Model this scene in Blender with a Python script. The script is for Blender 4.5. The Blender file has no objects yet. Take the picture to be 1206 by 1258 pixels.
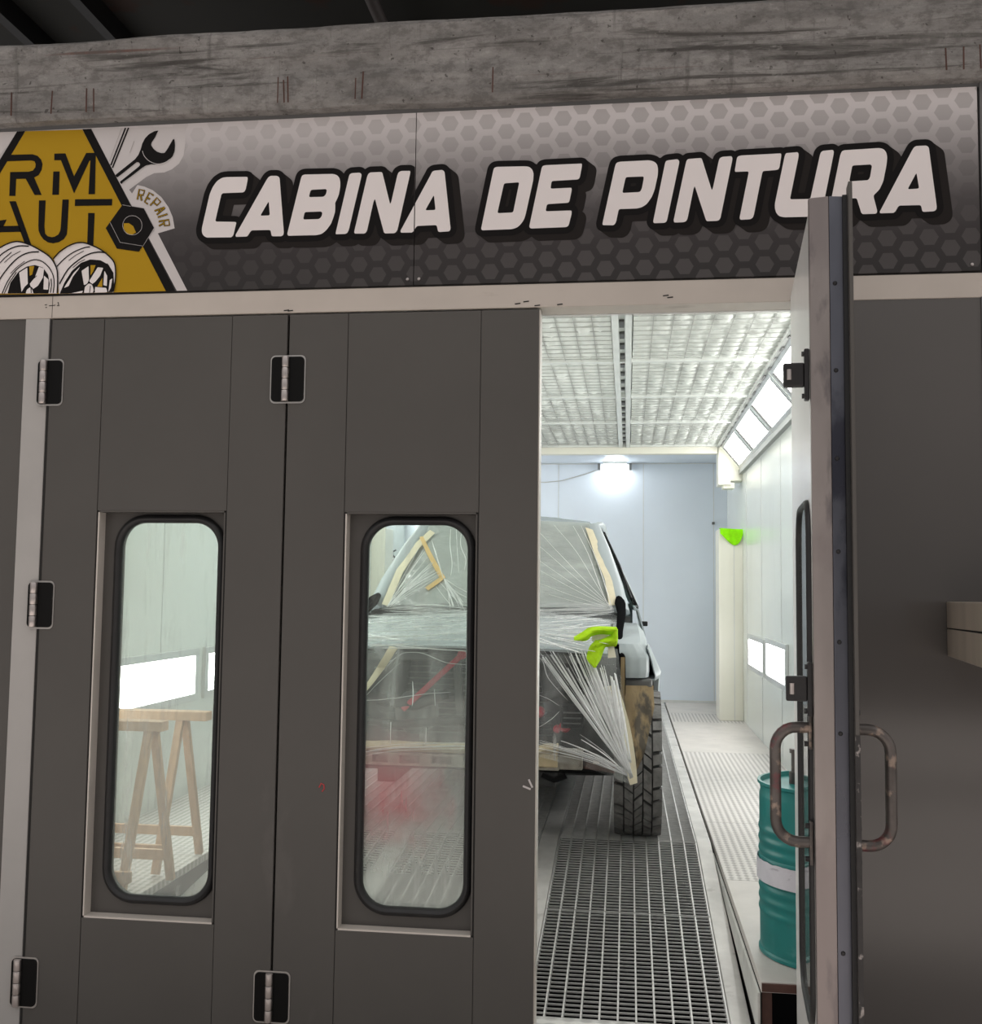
import bpy, math, random
import numpy as np
from mathutils import Vector, Matrix, Euler, noise
from mathutils.geometry import tessellate_polygon, delaunay_2d_cdt
random.seed(11)
SC = bpy.context.scene
COL = SC.collection
ORIG = {}

# ---------------------------------------------------------------- objects
def link(o, parent=None):
    COL.objects.link(o)
    if parent is not None:
        o.parent = parent
    return o

def props(o, label=None, cat=None, group=None, kind=None):
    if label: o['label'] = label
    if cat: o['category'] = cat
    if group: o['group'] = group
    if kind: o['kind'] = kind
    return o

def thing(name, loc, label, cat, group=None, rotz=0.0, kind=None):
    o = bpy.data.objects.new(name, None)
    o.empty_display_size = 0.1
    o.location = loc
    o.rotation_euler = (0, 0, rotz)
    link(o)
    ORIG[o.name] = Vector(loc) if rotz == 0.0 else Vector((0, 0, 0))
    return props(o, label, cat, group, kind)

class MB:
    def __init__(s):
        s.v = []; s.f = []
    def add(s, vs, fs):
        b = len(s.v)
        s.v += [tuple(v) for v in vs]
        s.f += [tuple(i + b for i in f) for f in fs]
        return s
    def box(s, x0, x1, y0, y1, z0, z1):
        return s.add([(x0,y0,z0),(x1,y0,z0),(x1,y1,z0),(x0,y1,z0),(x0,y0,z1),(x1,y0,z1),(x1,y1,z1),(x0,y1,z1)],
                     [(0,3,2,1),(4,5,6,7),(0,1,5,4),(1,2,6,5),(2,3,7,6),(3,0,4,7)])
    def bar(s, p0, p1, w, h, up=(0, 0, 1)):
        p0 = Vector(p0); p1 = Vector(p1)
        d = (p1 - p0).normalized(); up = Vector(up)
        a = d.cross(up)
        if a.length < 1e-4: a = d.cross(Vector((1, 0, 0)))
        a.normalize(); b = a.cross(d).normalized()
        a *= w / 2; b *= h / 2
        vs = [p - a - b for p in (p0, p1)] + [p + a - b for p in (p0, p1)] + [p + a + b for p in (p0, p1)] + [p - a + b for p in (p0, p1)]
        return s.add(vs, [(0,1,3,2),(2,3,5,4),(4,5,7,6),(6,7,1,0),(0,2,4,6),(1,7,5,3)])
    def tube(s, pts, r, n=10, closed=False, caps=True, flat=1.0):
        pts = [Vector(p) for p in pts]; m = len(pts)
        rs = r if isinstance(r, (list, tuple)) else [r] * m
        vs = []; prev = None
        for i, p in enumerate(pts):
            if closed: d = pts[(i+1) % m] - pts[i-1]
            else: d = pts[min(i+1, m-1)] - pts[max(i-1, 0)]
            d.normalize()
            if prev is None:
                a = d.cross(Vector((0, 0, 1)))
                if a.length < 1e-3: a = d.cross(Vector((0, 1, 0)))
            else:
                a = prev - d * prev.dot(d)
            a.normalize(); prev = a; b = d.cross(a)
            for k in range(n):
                t = 2 * math.pi * k / n
                vs.append(p + a * (math.cos(t) * rs[i]) + b * (math.sin(t) * rs[i] * flat))
        fs = []
        for i in range(m if closed else m - 1):
            j = (i + 1) % m
            for k in range(n):
                l = (k + 1) % n
                fs.append((i*n+k, i*n+l, j*n+l, j*n+k))
        if caps and not closed:
            fs.append(tuple(range(n))[::-1]); fs.append(tuple((m-1)*n + k for k in range(n)))
        return s.add(vs, fs)
    def lathe(s, prof, n=32, M=None, caps=True):
        vs = []; fs = []
        for r, z in prof:
            for k in range(n):
                t = 2 * math.pi * k / n
                v = Vector((r * math.cos(t), r * math.sin(t), z))
                vs.append(M @ v if M else v)
        for i in range(len(prof) - 1):
            for k in range(n):
                l = (k + 1) % n
                fs.append((i*n+k, i*n+l, (i+1)*n+l, (i+1)*n+k))
        if caps:
            fs.append(tuple(range(n))[::-1]); fs.append(tuple((len(prof)-1)*n + k for k in range(n)))
        return s.add(vs, fs)
    def grid(s, fn, nu, nv):
        vs = [fn(i / nu, j / nv) for j in range(nv + 1) for i in range(nu + 1)]
        w = nu + 1
        fs = [(j*w+i, j*w+i+1, (j+1)*w+i+1, (j+1)*w+i) for j in range(nv) for i in range(nu)]
        return s.add(vs, fs)
    def sheet(s, fn, nu, nv, th):
        # a closed sheet with thickness th
        P = [[Vector(fn(i / nu, j / nv)) for i in range(nu + 1)] for j in range(nv + 1)]
        vs = []; w = nu + 1
        for j in range(nv + 1):
            for i in range(nu + 1):
                a = P[j][min(i+1, nu)] - P[j][max(i-1, 0)]; b = P[min(j+1, nv)][i] - P[max(j-1, 0)][i]
                n_ = a.cross(b)
                n_ = n_.normalized() if n_.length > 1e-9 else Vector((0, 0, 1))
                vs.append((P[j][i] + n_ * th / 2, P[j][i] - n_ * th / 2))
        top = [v[0] for v in vs]; bot = [v[1] for v in vs]; N = len(top)
        fs = []
        for j in range(nv):
            for i in range(nu):
                q = (j*w+i, j*w+i+1, (j+1)*w+i+1, (j+1)*w+i)
                fs.append(q); fs.append(tuple(k + N for k in q[::-1]))
        ring = [i for i in range(nu)] + [j*w+nu for j in range(nv)] + [nv*w+i for i in range(nu, 0, -1)] + [j*w for j in range(nv, 0, -1)]
        for k in range(len(ring)):
            a, b = ring[k], ring[(k+1) % len(ring)]
            fs.append((b, a, a + N, b + N))
        return s.add(top + bot, fs)
    def poly(s, rings, to3):
        # flat polygon with holes; rings in 2D
        if len(rings) == 1:
            r = rings[0]; n = len(r)
            v2, _, f2, *_ = delaunay_2d_cdt([Vector(p) for p in r], [], [list(range(n))], 1, 1e-5)
            return s.add([to3(p.x, p.y) for p in v2], [tuple(t) for t in f2])
        tris = tessellate_polygon([[Vector((x, y, 0)) for x, y in r] for r in rings])
        flat = [p for r in rings for p in r]
        return s.add([to3(*p) for p in flat], [tuple(t) for t in tris])
    def prism(s, ring, to3, d):
        # convex-or-not outline extruded along d (3D vector)
        n = len(ring); d = Vector(d)
        A = [Vector(to3(*p)) for p in ring]; B = [a + d for a in A]
        tris = tessellate_polygon([[Vector((x, y, 0)) for x, y in ring]])
        fs = [tuple(t) for t in tris] + [tuple(k + n for k in t[::-1]) for t in tris]
        fs += [(i, (i+1) % n, (i+1) % n + n, i + n) for i in range(n)]
        return s.add(A + B, fs)
    def build(s, name, mat, parent=None, smooth=False, bevel=0.0, seg=2, origin=None, fixn=True):
        me = bpy.data.meshes.new(name)
        o0 = origin
        if o0 is None and parent is not None:
            o0 = ORIG.get(parent.name)
        vs = s.v
        if o0 is not None and Vector(o0).length > 0:
            ox, oy, oz = o0
            vs = [(x-ox, y-oy, z-oz) for x, y, z in vs]
        me.from_pydata(vs, [], s.f)
        if fixn:
            import bmesh
            bm = bmesh.new(); bm.from_mesh(me)
            bmesh.ops.recalc_face_normals(bm, faces=bm.faces)
            bm.to_mesh(me); bm.free()
        me.materials.append(mat)
        if smooth:
            me.polygons.foreach_set('use_smooth', [True] * len(me.polygons))
            if smooth != 'all':
                try: me.set_sharp_from_angle(angle=math.radians(40))
                except Exception: pass
        o = bpy.data.objects.new(name, me)
        link(o, parent)
        if origin is not None: o.location = origin
        if parent is not None and parent.name in ORIG: ORIG[o.name] = ORIG[parent.name]
        elif parent is not None: ORIG[o.name] = Vector((0, 0, 0))
        else: ORIG[o.name] = Vector(origin) if origin is not None else Vector((0, 0, 0))
        if bevel > 0:
            m = o.modifiers.new('bevel', 'BEVEL'); m.width = bevel; m.segments = seg
            m.limit_method = 'ANGLE'; m.angle_limit = math.radians(40)
        return o

def copy_tree(o, parent=None):
    c = o.copy(); COL.objects.link(c); c.parent = parent
    for ch in list(o.children): copy_tree(ch, c)
    return c

def rrect(x0, x1, z0, z1, r, n=8):
    out = []
    for cx, cz, a0 in ((x1-r, z0+r, -90), (x1-r, z1-r, 0), (x0+r, z1-r, 90), (x0+r, z0+r, 180)):
        for k in range(n + 1):
            a = math.radians(a0 + 90 * k / n)
            out.append((cx + r * math.cos(a), cz + r * math.sin(a)))
    return out

def soften(ring, r=3.5):
    # round the corners of a 2D outline a little
    ring = [q for i, q in enumerate(ring) if math.hypot(q[0] - ring[i-1][0], q[1] - ring[i-1][1]) > r * .05]
    out = []; n = len(ring)
    for i in range(n):
        p = Vector(ring[i]); a = Vector(ring[i-1]) - p; b = Vector(ring[(i+1) % n]) - p
        k = min(r, a.length * .4, b.length * .4)
        if a.length < 1e-6 or b.length < 1e-6: continue
        q0 = p + a.normalized() * k; q1 = p + b.normalized() * k
        for t in (0, .5, 1):
            out.append(tuple(q0 * (1-t)**2 + p * (2*t*(1-t)) + q1 * t*t))
    return out

# ---------------------------------------------------------------- materials
class N:
    def __init__(s, name):
        s.m = bpy.data.materials.new(name); s.m.use_nodes = True
        s.t = s.m.node_tree; s.t.nodes.clear()
        s.out = s.t.nodes.new('ShaderNodeOutputMaterial')
    def n(s, typ, **kw):
        d = s.t.nodes.new(typ)
        for k, v in kw.items():
            if k.startswith('i_'): d.inputs[k[2:]].default_value = v
            elif k.startswith('x'): d.inputs[int(k[1:])].default_value = v
            else: setattr(d, k, v)
        return d
    def l(s, a, b): s.t.links.new(a, b)
    def math(s, op, a, b=None, c=None, clamp=False):
        d = s.t.nodes.new('ShaderNodeMath'); d.operation = op; d.use_clamp = clamp
        for i, x in enumerate((a, b, c)):
            if x is None: continue
            if isinstance(x, (int, float)): d.inputs[i].default_value = x
            else: s.l(x, d.inputs[i])
        return d.outputs[0]
    def ramp(s, fac, stops, interp='LINEAR'):
        d = s.t.nodes.new('ShaderNodeValToRGB'); e = d.color_ramp; e.interpolation = interp
        while len(e.elements) > 1: e.elements.remove(e.elements[-1])
        for i, (p, c) in enumerate(stops):
            c = (c, c, c) if isinstance(c, (int, float)) else c
            el = e.elements[0] if i == 0 else e.elements.new(p)
            el.position = p; el.color = (*c[:3], 1)
        s.l(fac, d.inputs[0]); return d.outputs[0]
    def mix(s, fac, a, b, blend='MIX'):
        d = s.t.nodes.new('ShaderNodeMix'); d.data_type = 'RGBA'; d.blend_type = blend
        for sock, x in ((d.inputs[0], fac), (d.inputs[6], a), (d.inputs[7], b)):
            if isinstance(x, (int, float)): sock.default_value = x
            elif isinstance(x, tuple): sock.default_value = (*x[:3], 1)
            else: s.l(x, sock)
        return d.outputs[2]

def noise_node(w, scale, detail=4, rough=.55, coord='Object', stretch=None, dist=0.0):
    tc = w.n('ShaderNodeTexCoord')
    src = tc.outputs[coord]
    if stretch:
        mp = w.n('ShaderNodeMapping'); mp.inputs['Scale'].default_value = stretch
        w.l(src, mp.inputs['Vector']); src = mp.outputs[0]
    nz = w.n('ShaderNodeTexNoise', i_Scale=scale, i_Detail=detail, i_Roughness=rough, i_Distortion=dist)
    w.l(src, nz.inputs['Vector'])
    return nz.outputs['Fac']

def surf(name, col, rough=.5, metal=0.0, var=.06, scale=4.0, stretch=None, bump=0.0, bscale=60.0, spec=.5, stain=None, rvar=.0):
    """painted / plain surface with slight wear; stain = (colour, scale, threshold, strength, stretch)"""
    w = N(name)
    b = w.n('ShaderNodeBsdfPrincipled', i_Roughness=rough, i_Metallic=metal)
    b.inputs['Specular IOR Level'].default_value = spec
    c0 = tuple(max(0, x * (1 - var)) for x in col); c1 = tuple(min(1, x * (1 + var)) for x in col)
    f = noise_node(w, scale, stretch=stretch)
    c = w.ramp(f, [(.3, c0), (.7, c1)])
    if rvar:
        r = w.ramp(f, [(.3, max(0, rough - rvar)), (.7, min(1, rough + rvar))]); w.l(r, b.inputs['Roughness'])
    if stain:
        for sc, ssc, th, st, sst in (stain if isinstance(stain, list) else [stain]):
            g = noise_node(w, ssc, detail=6, stretch=sst)
            k = w.ramp(g, [(th, 0.0), (min(1, th + .08), st)])
            c = w.mix(k, c, tuple(sc))
    w.l(c, b.inputs['Base Color'])
    if bump:
        h = noise_node(w, bscale, detail=3)
        bp = w.n('ShaderNodeBump', i_Strength=bump, i_Distance=.01); w.l(h, bp.inputs['Height']); w.l(bp.outputs[0], b.inputs['Normal'])
    w.l(b.outputs[0], w.out.inputs[0])
    return w.m

def emit(name, col, strength):
    w = N(name); e = w.n('ShaderNodeEmission', i_Strength=strength); e.inputs[0].default_value = (*col, 1)
    w.l(e.outputs[0], w.out.inputs[0]); return w.m

M = {}
M['door_paint'] = surf('door_grey_paint', (.088, .082, .076), .42, var=.07, scale=1.3, bump=.02, bscale=200, spec=.35,
                       stain=((.17, .155, .145), 2.2, .66, .35, (1, 1, .5)))
M['panel_gloss'] = surf('glossy_dark_panel_paint', (.088, .080, .075), .14, var=.05, scale=1.2, spec=.75,
                        stain=((.19, .16, .13), 3, .68, .35, (.4, 1, 3)))
M['joint'] = surf('dark_joint', (.012, .011, .01), .8)
M['rubber'] = surf('black_rubber', (.012, .012, .013), .45, var=.2, scale=20)
M['post'] = surf('greyish_post_paint', (.42, .405, .39), .45, var=.06, scale=3, stain=((.52, .47, .46), 2, .6, .5, (1, 1, .5)))
M['white_trim'] = surf('off_white_trim_paint', (.53, .475, .425), .45, var=.06, scale=3,
                       stain=[((.30, .24, .20), 5, .66, .6, (.5, 1, 2)), ((.1, .08, .07), 30, .72, .5, None)])
M['reveal'] = surf('pale_reveal_paint', (.62, .57, .52), .4, var=.05)
M['inner_white'] = surf('inner_white_paint', (.72, .71, .69), .3, var=.06, scale=2.5, stretch=(1, 1, .3))
M['wall_white'] = surf('booth_white_wall', (.82, .85, .81), .22, var=.03, scale=1.2, stain=((.72, .75, .70), 1.5, .6, .4, (1, 1, .4)))
M['cream'] = surf('cream_column_paint', (.84, .82, .72), .4, var=.03, scale=2)
M['blue_wall'] = surf('pale_blue_back_wall', (.74, .80, .88), .4, var=.03, scale=1)
M['alu'] = surf('aluminium_frame', (.66, .67, .66), .35, metal=.4, var=.05, scale=10)
M['steel'] = surf('brushed_steel_edge', (.31, .275, .262), .38, metal=.75, var=.18, scale=5, stretch=(1, 1, .3), rvar=.08,
                  stain=[((.10, .09, .10), 6, .54, .6, (2, 2, .6)), ((.20, .17, .17), 3, .5, .5, (1, 1, .5))])
M['steel_blue_reflection'] = surf('steel_edge_bluish_reflection', (.125, .13, .155), .32, metal=.8, var=.25, scale=5, stretch=(1, 1, .35), rvar=.08,
                       stain=((.03, .03, .045), 5, .52, .75, (1, 1, .5)))  # same steel profile; this facet's dark bluish reflection is put into the colour
M['dark_steel'] = surf('worn_dark_steel', (.10, .088, .082), .40, metal=.5, var=.35, scale=14,
                       stain=[((.34, .26, .21), 24, .56, .75, None), ((.24, .03, .05), 8, .61, .85, None)])
M['black_metal'] = surf('black_metal', (.02, .019, .02), .4, metal=.3, var=.2, scale=25)
M['hinge'] = surf('polished_hinge_steel', (.55, .50, .48), .3, metal=.9, var=.1, scale=20)
M['hinge_black'] = surf('hinge_black_plate', (.004, .004, .004), .5, spec=.15)
M['chrome'] = surf('hinge_chrome_rim', (.5, .48, .46), .3, metal=.8)
M['concrete_floor'] = surf('workshop_concrete', (.58, .53, .50), .55, var=.12, scale=1.5, bump=.1, bscale=40)
M['roof'] = surf('dark_roof_sheet', (.030, .029, .025), .7, var=.2, scale=.8, stain=((.05, .02, .012), 3.0, .58, .8, None))
M['pipe'] = surf('roof_pipe', (.13, .11, .105), .5)
M['rail'] = surf('galvanised_rail', (.60, .58, .56), .5, metal=.2, var=.14, scale=6, stain=((.33, .31, .29), 9, .6, .5, None))
M['grate'] = surf('galvanised_grating', (.62, .61, .60), .45, metal=.3, var=.12, scale=20)
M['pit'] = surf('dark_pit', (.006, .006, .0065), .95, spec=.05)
M['deck'] = surf('pale_deck_plate', (.62, .58, .55), .5, var=.1, scale=4, bump=.03, bscale=80, stain=((.45, .42, .40), 4, .6, .5, None))
M['skirt'] = surf('deck_skirt', (.60, .60, .57), .5, var=.12, scale=6, stain=((.25, .24, .22), 7, .62, .6, None))
M['rust'] = surf('rusty_brown_steel', (.09, .04, .03), .7, var=.3, scale=12)
M['drum'] = surf('teal_drum_paint', (.008, .185, .175), .35, var=.12, scale=5, spec=.5, stain=((.10, .33, .31), 9, .66, .5, (1, 1, 2)))
M['drum_band'] = surf('white_drum_band', (.62, .61, .66), .5, var=.1, scale=12, stain=((.25, .24, .28), 14, .6, .7, (1, 1, 3)))
M['wood'] = surf('pale_sawn_wood', (.62, .40, .25), .6, var=.2, scale=14, stretch=(3, 3, .35), spec=.3)
M['filter'] = surf('white_filter_fabric', (.84, .86, .82), .8, var=.04, scale=12, bump=.25, bscale=45, spec=.1)
M['wire'] = surf('grey_wire', (.52, .52, .50), .5)
M['frame_white'] = surf('white_ceiling_frame', (.80, .82, .79), .4)
M['dark_grey'] = surf('dark_grey_metal', (.13, .13, .13), .5)
M['ledge'] = surf('grey_ledge', (.36, .37, .36), .5)
M['flaked'] = surf('flaked_black_lip', (.02, .018, .018), .5, var=.3, scale=30, stain=[((.40, .36, .34), 40, .60, .8, None), ((.2, .03, .04), 14, .66, .8, None)])
M['light'] = emit('fluorescent_diffuser', (1.0, 1.0, .97), 11.0)
M['lamp_lit'] = emit('lit_lamp_face', (.92, .98, 1.0), 16.0)
M['car_white'] = surf('white_car_paint', (.44, .485, .51), .4, var=.02, spec=.25)
M['car_black'] = surf('black_plastic', (.010, .010, .011), .5, var=.2, scale=10, spec=.2)
M['seal_black'] = surf('matt_black_seal', (.010, .010, .011), .95, var=.2, scale=10, spec=.0)
M['bay'] = surf('engine_bay_dark', (.055, .055, .056), .6, var=.45, scale=7, stain=((.16, .16, .16), 6, .6, .7, None))
M['tan'] = surf('muddy_tan_liner', (.30, .215, .115), .7, var=.4, scale=7, stretch=(1, 1, .35), stain=[((.045, .04, .035), 7, .50, .85, (1.5, 1, .4)), ((.55, .42, .26), 9, .62, .6, (1, 1, .6))])
M['primer'] = surf('cream_primer_beam', (.60, .49, .31), .6, var=.15, scale=10, stain=((.30, .25, .19), 12, .6, .6, None))
M['bracket'] = surf('grey_bracket', (.36, .33, .28), .55, var=.25, scale=20, stain=((.13, .11, .09), 18, .58, .7, None))
M['red'] = surf('red_paint', (.62, .03, .06), .4, var=.1)
M['tire'] = surf('tyre_rubber', (.035, .034, .034), .65, var=.25, scale=30, bump=.05, bscale=200)
M['tread'] = surf('tyre_tread_rubber', (.19, .183, .178), .7, var=.3, scale=25)
M['tape'] = surf('cream_masking_tape', (.78, .70, .52), .55, var=.06, scale=15)
M['tape_yellow'] = surf('yellow_masking_tape', (.74, .50, .20), .55, var=.08, scale=15)
M['cloth'] = surf('lime_green_cloth', (.44, .72, .02), .8, var=.2, scale=18, bump=.2, bscale=120, spec=.1)
M['cloth2'] = surf('bright_green_cloth', (.28, .80, .01), 1.0, var=.15, scale=18, spec=.1)
M['paper'] = surf('cream_paper', (.78, .72, .60), .7)
M['box'] = surf('beige_metal_box', (.50, .42, .35), .4, var=.1, scale=5, stretch=(1, 4, .2), spec=.4)
M['box_front'] = surf('pale_box_front', (.62, .57, .55), .4)
M['ext_red'] = surf('extinguisher_red', (.55, .04, .05), .35)
M['seat'] = surf('grey_seat_fabric', (.42, .43, .42), .8)

def beam_mat():
    w = N('rough_concrete_beam')
    b = w.n('ShaderNodeBsdfPrincipled', i_Roughness=.8)
    b.inputs['Specular IOR Level'].default_value = .2
    f = noise_node(w, 5, 8, .7, stretch=(.35, 1, 1.5))
    c = w.ramp(f, [(.3, (.19, .18, .172)), (.5, (.30, .287, .274)), (.72, (.42, .40, .385))])
    g = noise_node(w, 3.5, 8, .65, stretch=(.25, 1, 5), dist=.6)
    c = w.mix(w.ramp(g, [(.54, 0.0), (.62, .85)]), c, (.06, .055, .05))
    h = noise_node(w, 4, 6, .6, stretch=(.15, 1, 9))
    c = w.mix(w.ramp(h, [(.66, 0.0), (.72, .7)]), c, (.15, .06, .045))
    k2 = noise_node(w, 26, 6, .75, stretch=(.6, 1, 1)); c = w.mix(w.ramp(k2, [(.40, .55), (.52, 0.0)]), c, (.13, .122, .115)); c = w.mix(w.ramp(k2, [(.58, 0.0), (.70, .5)]), c, (.50, .48, .46))
    v2 = noise_node(w, 7, 6, .7, stretch=(4, 1, .25)); c = w.mix(w.ramp(v2, [(.60, 0.0), (.72, .55)]), c, (.10, .095, .09))
    p = noise_node(w, 45, 3, .5)
    c = w.mix(w.ramp(p, [(.68, 0.0), (.72, .7)]), c, (.05, .045, .04))
    w.l(c, b.inputs['Base Color'])
    q = noise_node(w, 18, 8, .7)
    bp = w.n('ShaderNodeBump', i_Strength=.85, i_Distance=.03); w.l(q, bp.inputs['Height']); w.l(bp.outputs[0], b.inputs['Normal'])
    w.l(b.outputs[0], w.out.inputs[0]); return w.m
M['beam'] = beam_mat()

def ribbed(name, axis, pitch, col0, col1):
    w = N(name); b = w.n('ShaderNodeBsdfPrincipled', i_Roughness=.5)
    tc = w.n('ShaderNodeTexCoord'); sp = w.n('ShaderNodeSeparateXYZ'); w.l(tc.outputs['Object'], sp.inputs[0])
    a = sp.outputs[0]; c_ = sp.outputs[1]
    s1 = w.math('SINE', w.math('MULTIPLY', a if axis == 'X' else c_, 2 * math.pi / pitch))
    s2 = w.math('SINE', w.math('MULTIPLY', c_ if axis == 'X' else a, 2 * math.pi / (pitch * 1.25)))
    m = w.math('ADD', w.math('MULTIPLY', s1, .5), w.math('MULTIPLY', s2, .32))
    k = w.math('MULTIPLY_ADD', m, .5, .5, clamp=True)
    c = w.ramp(k, [(.25, col0), (.6, col1)])
    f = noise_node(w, 3); c = w.mix(w.ramp(f, [(.5, 0.0), (.75, .5)]), c, tuple(x * .72 for x in col1))
    w.l(c, b.inputs['Base Color'])
    bp = w.n('ShaderNodeBump', i_Strength=.5, i_Distance=.004); w.l(k, bp.inputs['Height']); w.l(bp.outputs[0], b.inputs['Normal'])
    w.l(b.outputs[0], w.out.inputs[0]); return w.m
M['deck_rib'] = ribbed('ribbed_deck_plate', 'X', .036, (.36, .335, .32), (.66, .625, .60))
M['checker'] = ribbed('checker_threshold_plate', 'Y', .05, (.42, .41, .40), (.70, .69, .67))

def glass_mat(name, haze0, haze1, z0, z1, tint=(.93, .98, .95), red=None, spray=0.3):
    """clear pane with a film of paint dust: haze grows from z1 (top) to z0 (bottom)"""
    w = N(name)
    geo = w.n('ShaderNodeNewGeometry'); sp = w.n('ShaderNodeSeparateXYZ'); w.l(geo.outputs['Position'], sp.inputs[0])
    f = w.math('DIVIDE', w.math('SUBTRACT', sp.outputs[2], z0), z1 - z0, clamp=True)
    tr = w.n('ShaderNodeBsdfTransparent'); tr.inputs[0].default_value = (*tint, 1)
    gl = w.n('ShaderNodeBsdfGlossy', i_Roughness=.03)
    fr = w.n('ShaderNodeFresnel', i_IOR=1.45)
    m1 = w.n('ShaderNodeMixShader'); w.l(w.math('MULTIPLY', fr.outputs[0], .8), m1.inputs[0]); w.l(tr.outputs[0], m1.inputs[1]); w.l(gl.outputs[0], m1.inputs[2])
    d1 = w.n('ShaderNodeBsdfTranslucent'); d2 = w.n('ShaderNodeBsdfDiffuse')
    col = (.80, .79, .76)
    c = None
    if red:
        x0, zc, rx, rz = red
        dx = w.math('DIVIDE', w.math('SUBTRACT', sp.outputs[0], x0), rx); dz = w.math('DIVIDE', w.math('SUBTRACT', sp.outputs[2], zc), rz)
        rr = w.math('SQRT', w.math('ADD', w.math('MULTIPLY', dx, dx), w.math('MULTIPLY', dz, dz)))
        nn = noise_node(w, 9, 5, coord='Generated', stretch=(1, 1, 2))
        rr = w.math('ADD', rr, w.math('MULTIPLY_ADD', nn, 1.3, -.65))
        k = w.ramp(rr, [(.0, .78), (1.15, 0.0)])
        c = w.mix(k, col, (.75, .14, .18))  # red reflection in the glass, painted as a tint of the dust
    for d in (d1, d2):
        if c is not None: w.l(c, d.inputs[0])
        else: d.inputs[0].default_value = (*col, 1)
    dd = w.n('ShaderNodeMixShader', i_Fac=.35); w.l(d1.outputs[0], dd.inputs[1]); w.l(d2.outputs[0], dd.inputs[2])
    st = noise_node(w, 5, 6, .65, stretch=(5, 1, .6))
    base = w.ramp(f, [(0.0, haze0), (1.0, haze1)])
    hz = w.math('ADD', base, w.math('MULTIPLY', w.ramp(st, [(.52, 0.0), (.75, 1.0)]), spray), clamp=True)
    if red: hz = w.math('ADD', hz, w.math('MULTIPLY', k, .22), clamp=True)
    m2 = w.n('ShaderNodeMixShader'); w.l(hz, m2.inputs[0]); w.l(m1.outputs[0], m2.inputs[1]); w.l(dd.outputs[0], m2.inputs[2])
    w.l(m2.outputs[0], w.out.inputs[0]); return w.m
M['pane_left'] = glass_mat('dusty_pane', .24, .10, .36, 1.75, spray=.18)
M['pane_mid'] = glass_mat('dusty_pane_red_reflection', .34, .05, .36, 1.2, red=(-.85, .80, .27, .25), spray=.12)
M['pane_open'] = glass_mat('open_leaf_pane', .04, .02, .36, 1.75, spray=.02)

def film_mat(name, base, extra, scale, stretch, rough=.18, diff=(.93, .95, .95), gloss=.35):
    w = N(name)
    tr = w.n('ShaderNodeBsdfTransparent'); tr.inputs[0].default_value = (.97, .98, .98, 1)
    df = w.n('ShaderNodeBsdfDiffuse'); df.inputs[0].default_value = (*diff, 1)
    tl = w.n('ShaderNodeBsdfTranslucent'); tl.inputs[0].default_value = (*diff, 1)
    gl = w.n('ShaderNodeBsdfGlossy', i_Roughness=rough)
    h = noise_node(w, 14, 5, .6, stretch=stretch, dist=.4)
    bp = w.n('ShaderNodeBump', i_Strength=.6, i_Distance=.02); w.l(h, bp.inputs['Height'])
    for d in (df, gl): w.l(bp.outputs[0], d.inputs['Normal'])
    a = w.n('ShaderNodeMixShader', i_Fac=.35); w.l(df.outputs[0], a.inputs[1]); w.l(tl.outputs[0], a.inputs[2])
    b = w.n('ShaderNodeMixShader', i_Fac=gloss); w.l(a.outputs[0], b.inputs[1]); w.l(gl.outputs[0], b.inputs[2])
    g = noise_node(w, scale, 6, .6, stretch=stretch, dist=.5)
    k = w.ramp(g, [(.45, base), (.60, base + extra * .35), (.70, base + extra)])
    m = w.n('ShaderNodeMixShader'); w.l(k, m.inputs[0]); w.l(tr.outputs[0], m.inputs[1]); w.l(b.outputs[0], m.inputs[2])
    w.l(m.outputs[0], w.out.inputs[0]); return w.m
M['film'] = film_mat('clear_masking_film', .70, .25, 3.0, (1, 1, 2.2), gloss=.62, diff=(.90, .98, .95))
M['film_hood'] = film_mat('bunched_masking_film', .34, .55, 3.2, (.45, 2.2, 3))
M['film_cowl'] = film_mat('gathered_masking_film', .52, .42, 4, (.5, 2.5, 3), gloss=.5)
M['film_front'] = film_mat('hanging_masking_film', .10, .42, 3.5, (2.2, 1, .7))
M['fold'] = film_mat('film_fold', .80, .20, 8, (1, 1, 1), rough=.3, diff=(.98, .98, .98))

def car_glass():
    w = N('tinted_car_glass')
    tr = w.n('ShaderNodeBsdfTransparent'); tr.inputs[0].default_value = (.86, .96, .92, 1)
    gl = w.n('ShaderNodeBsdfGlossy', i_Roughness=.04); fr = w.n('ShaderNodeFresnel', i_IOR=1.6)
    m = w.n('ShaderNodeMixShader'); w.l(fr.outputs[0], m.inputs[0]); w.l(tr.outputs[0], m.inputs[1]); w.l(gl.outputs[0], m.inputs[2])
    w.l(m.outputs[0], w.out.inputs[0]); return w.m
M['car_glass'] = car_glass()

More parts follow.
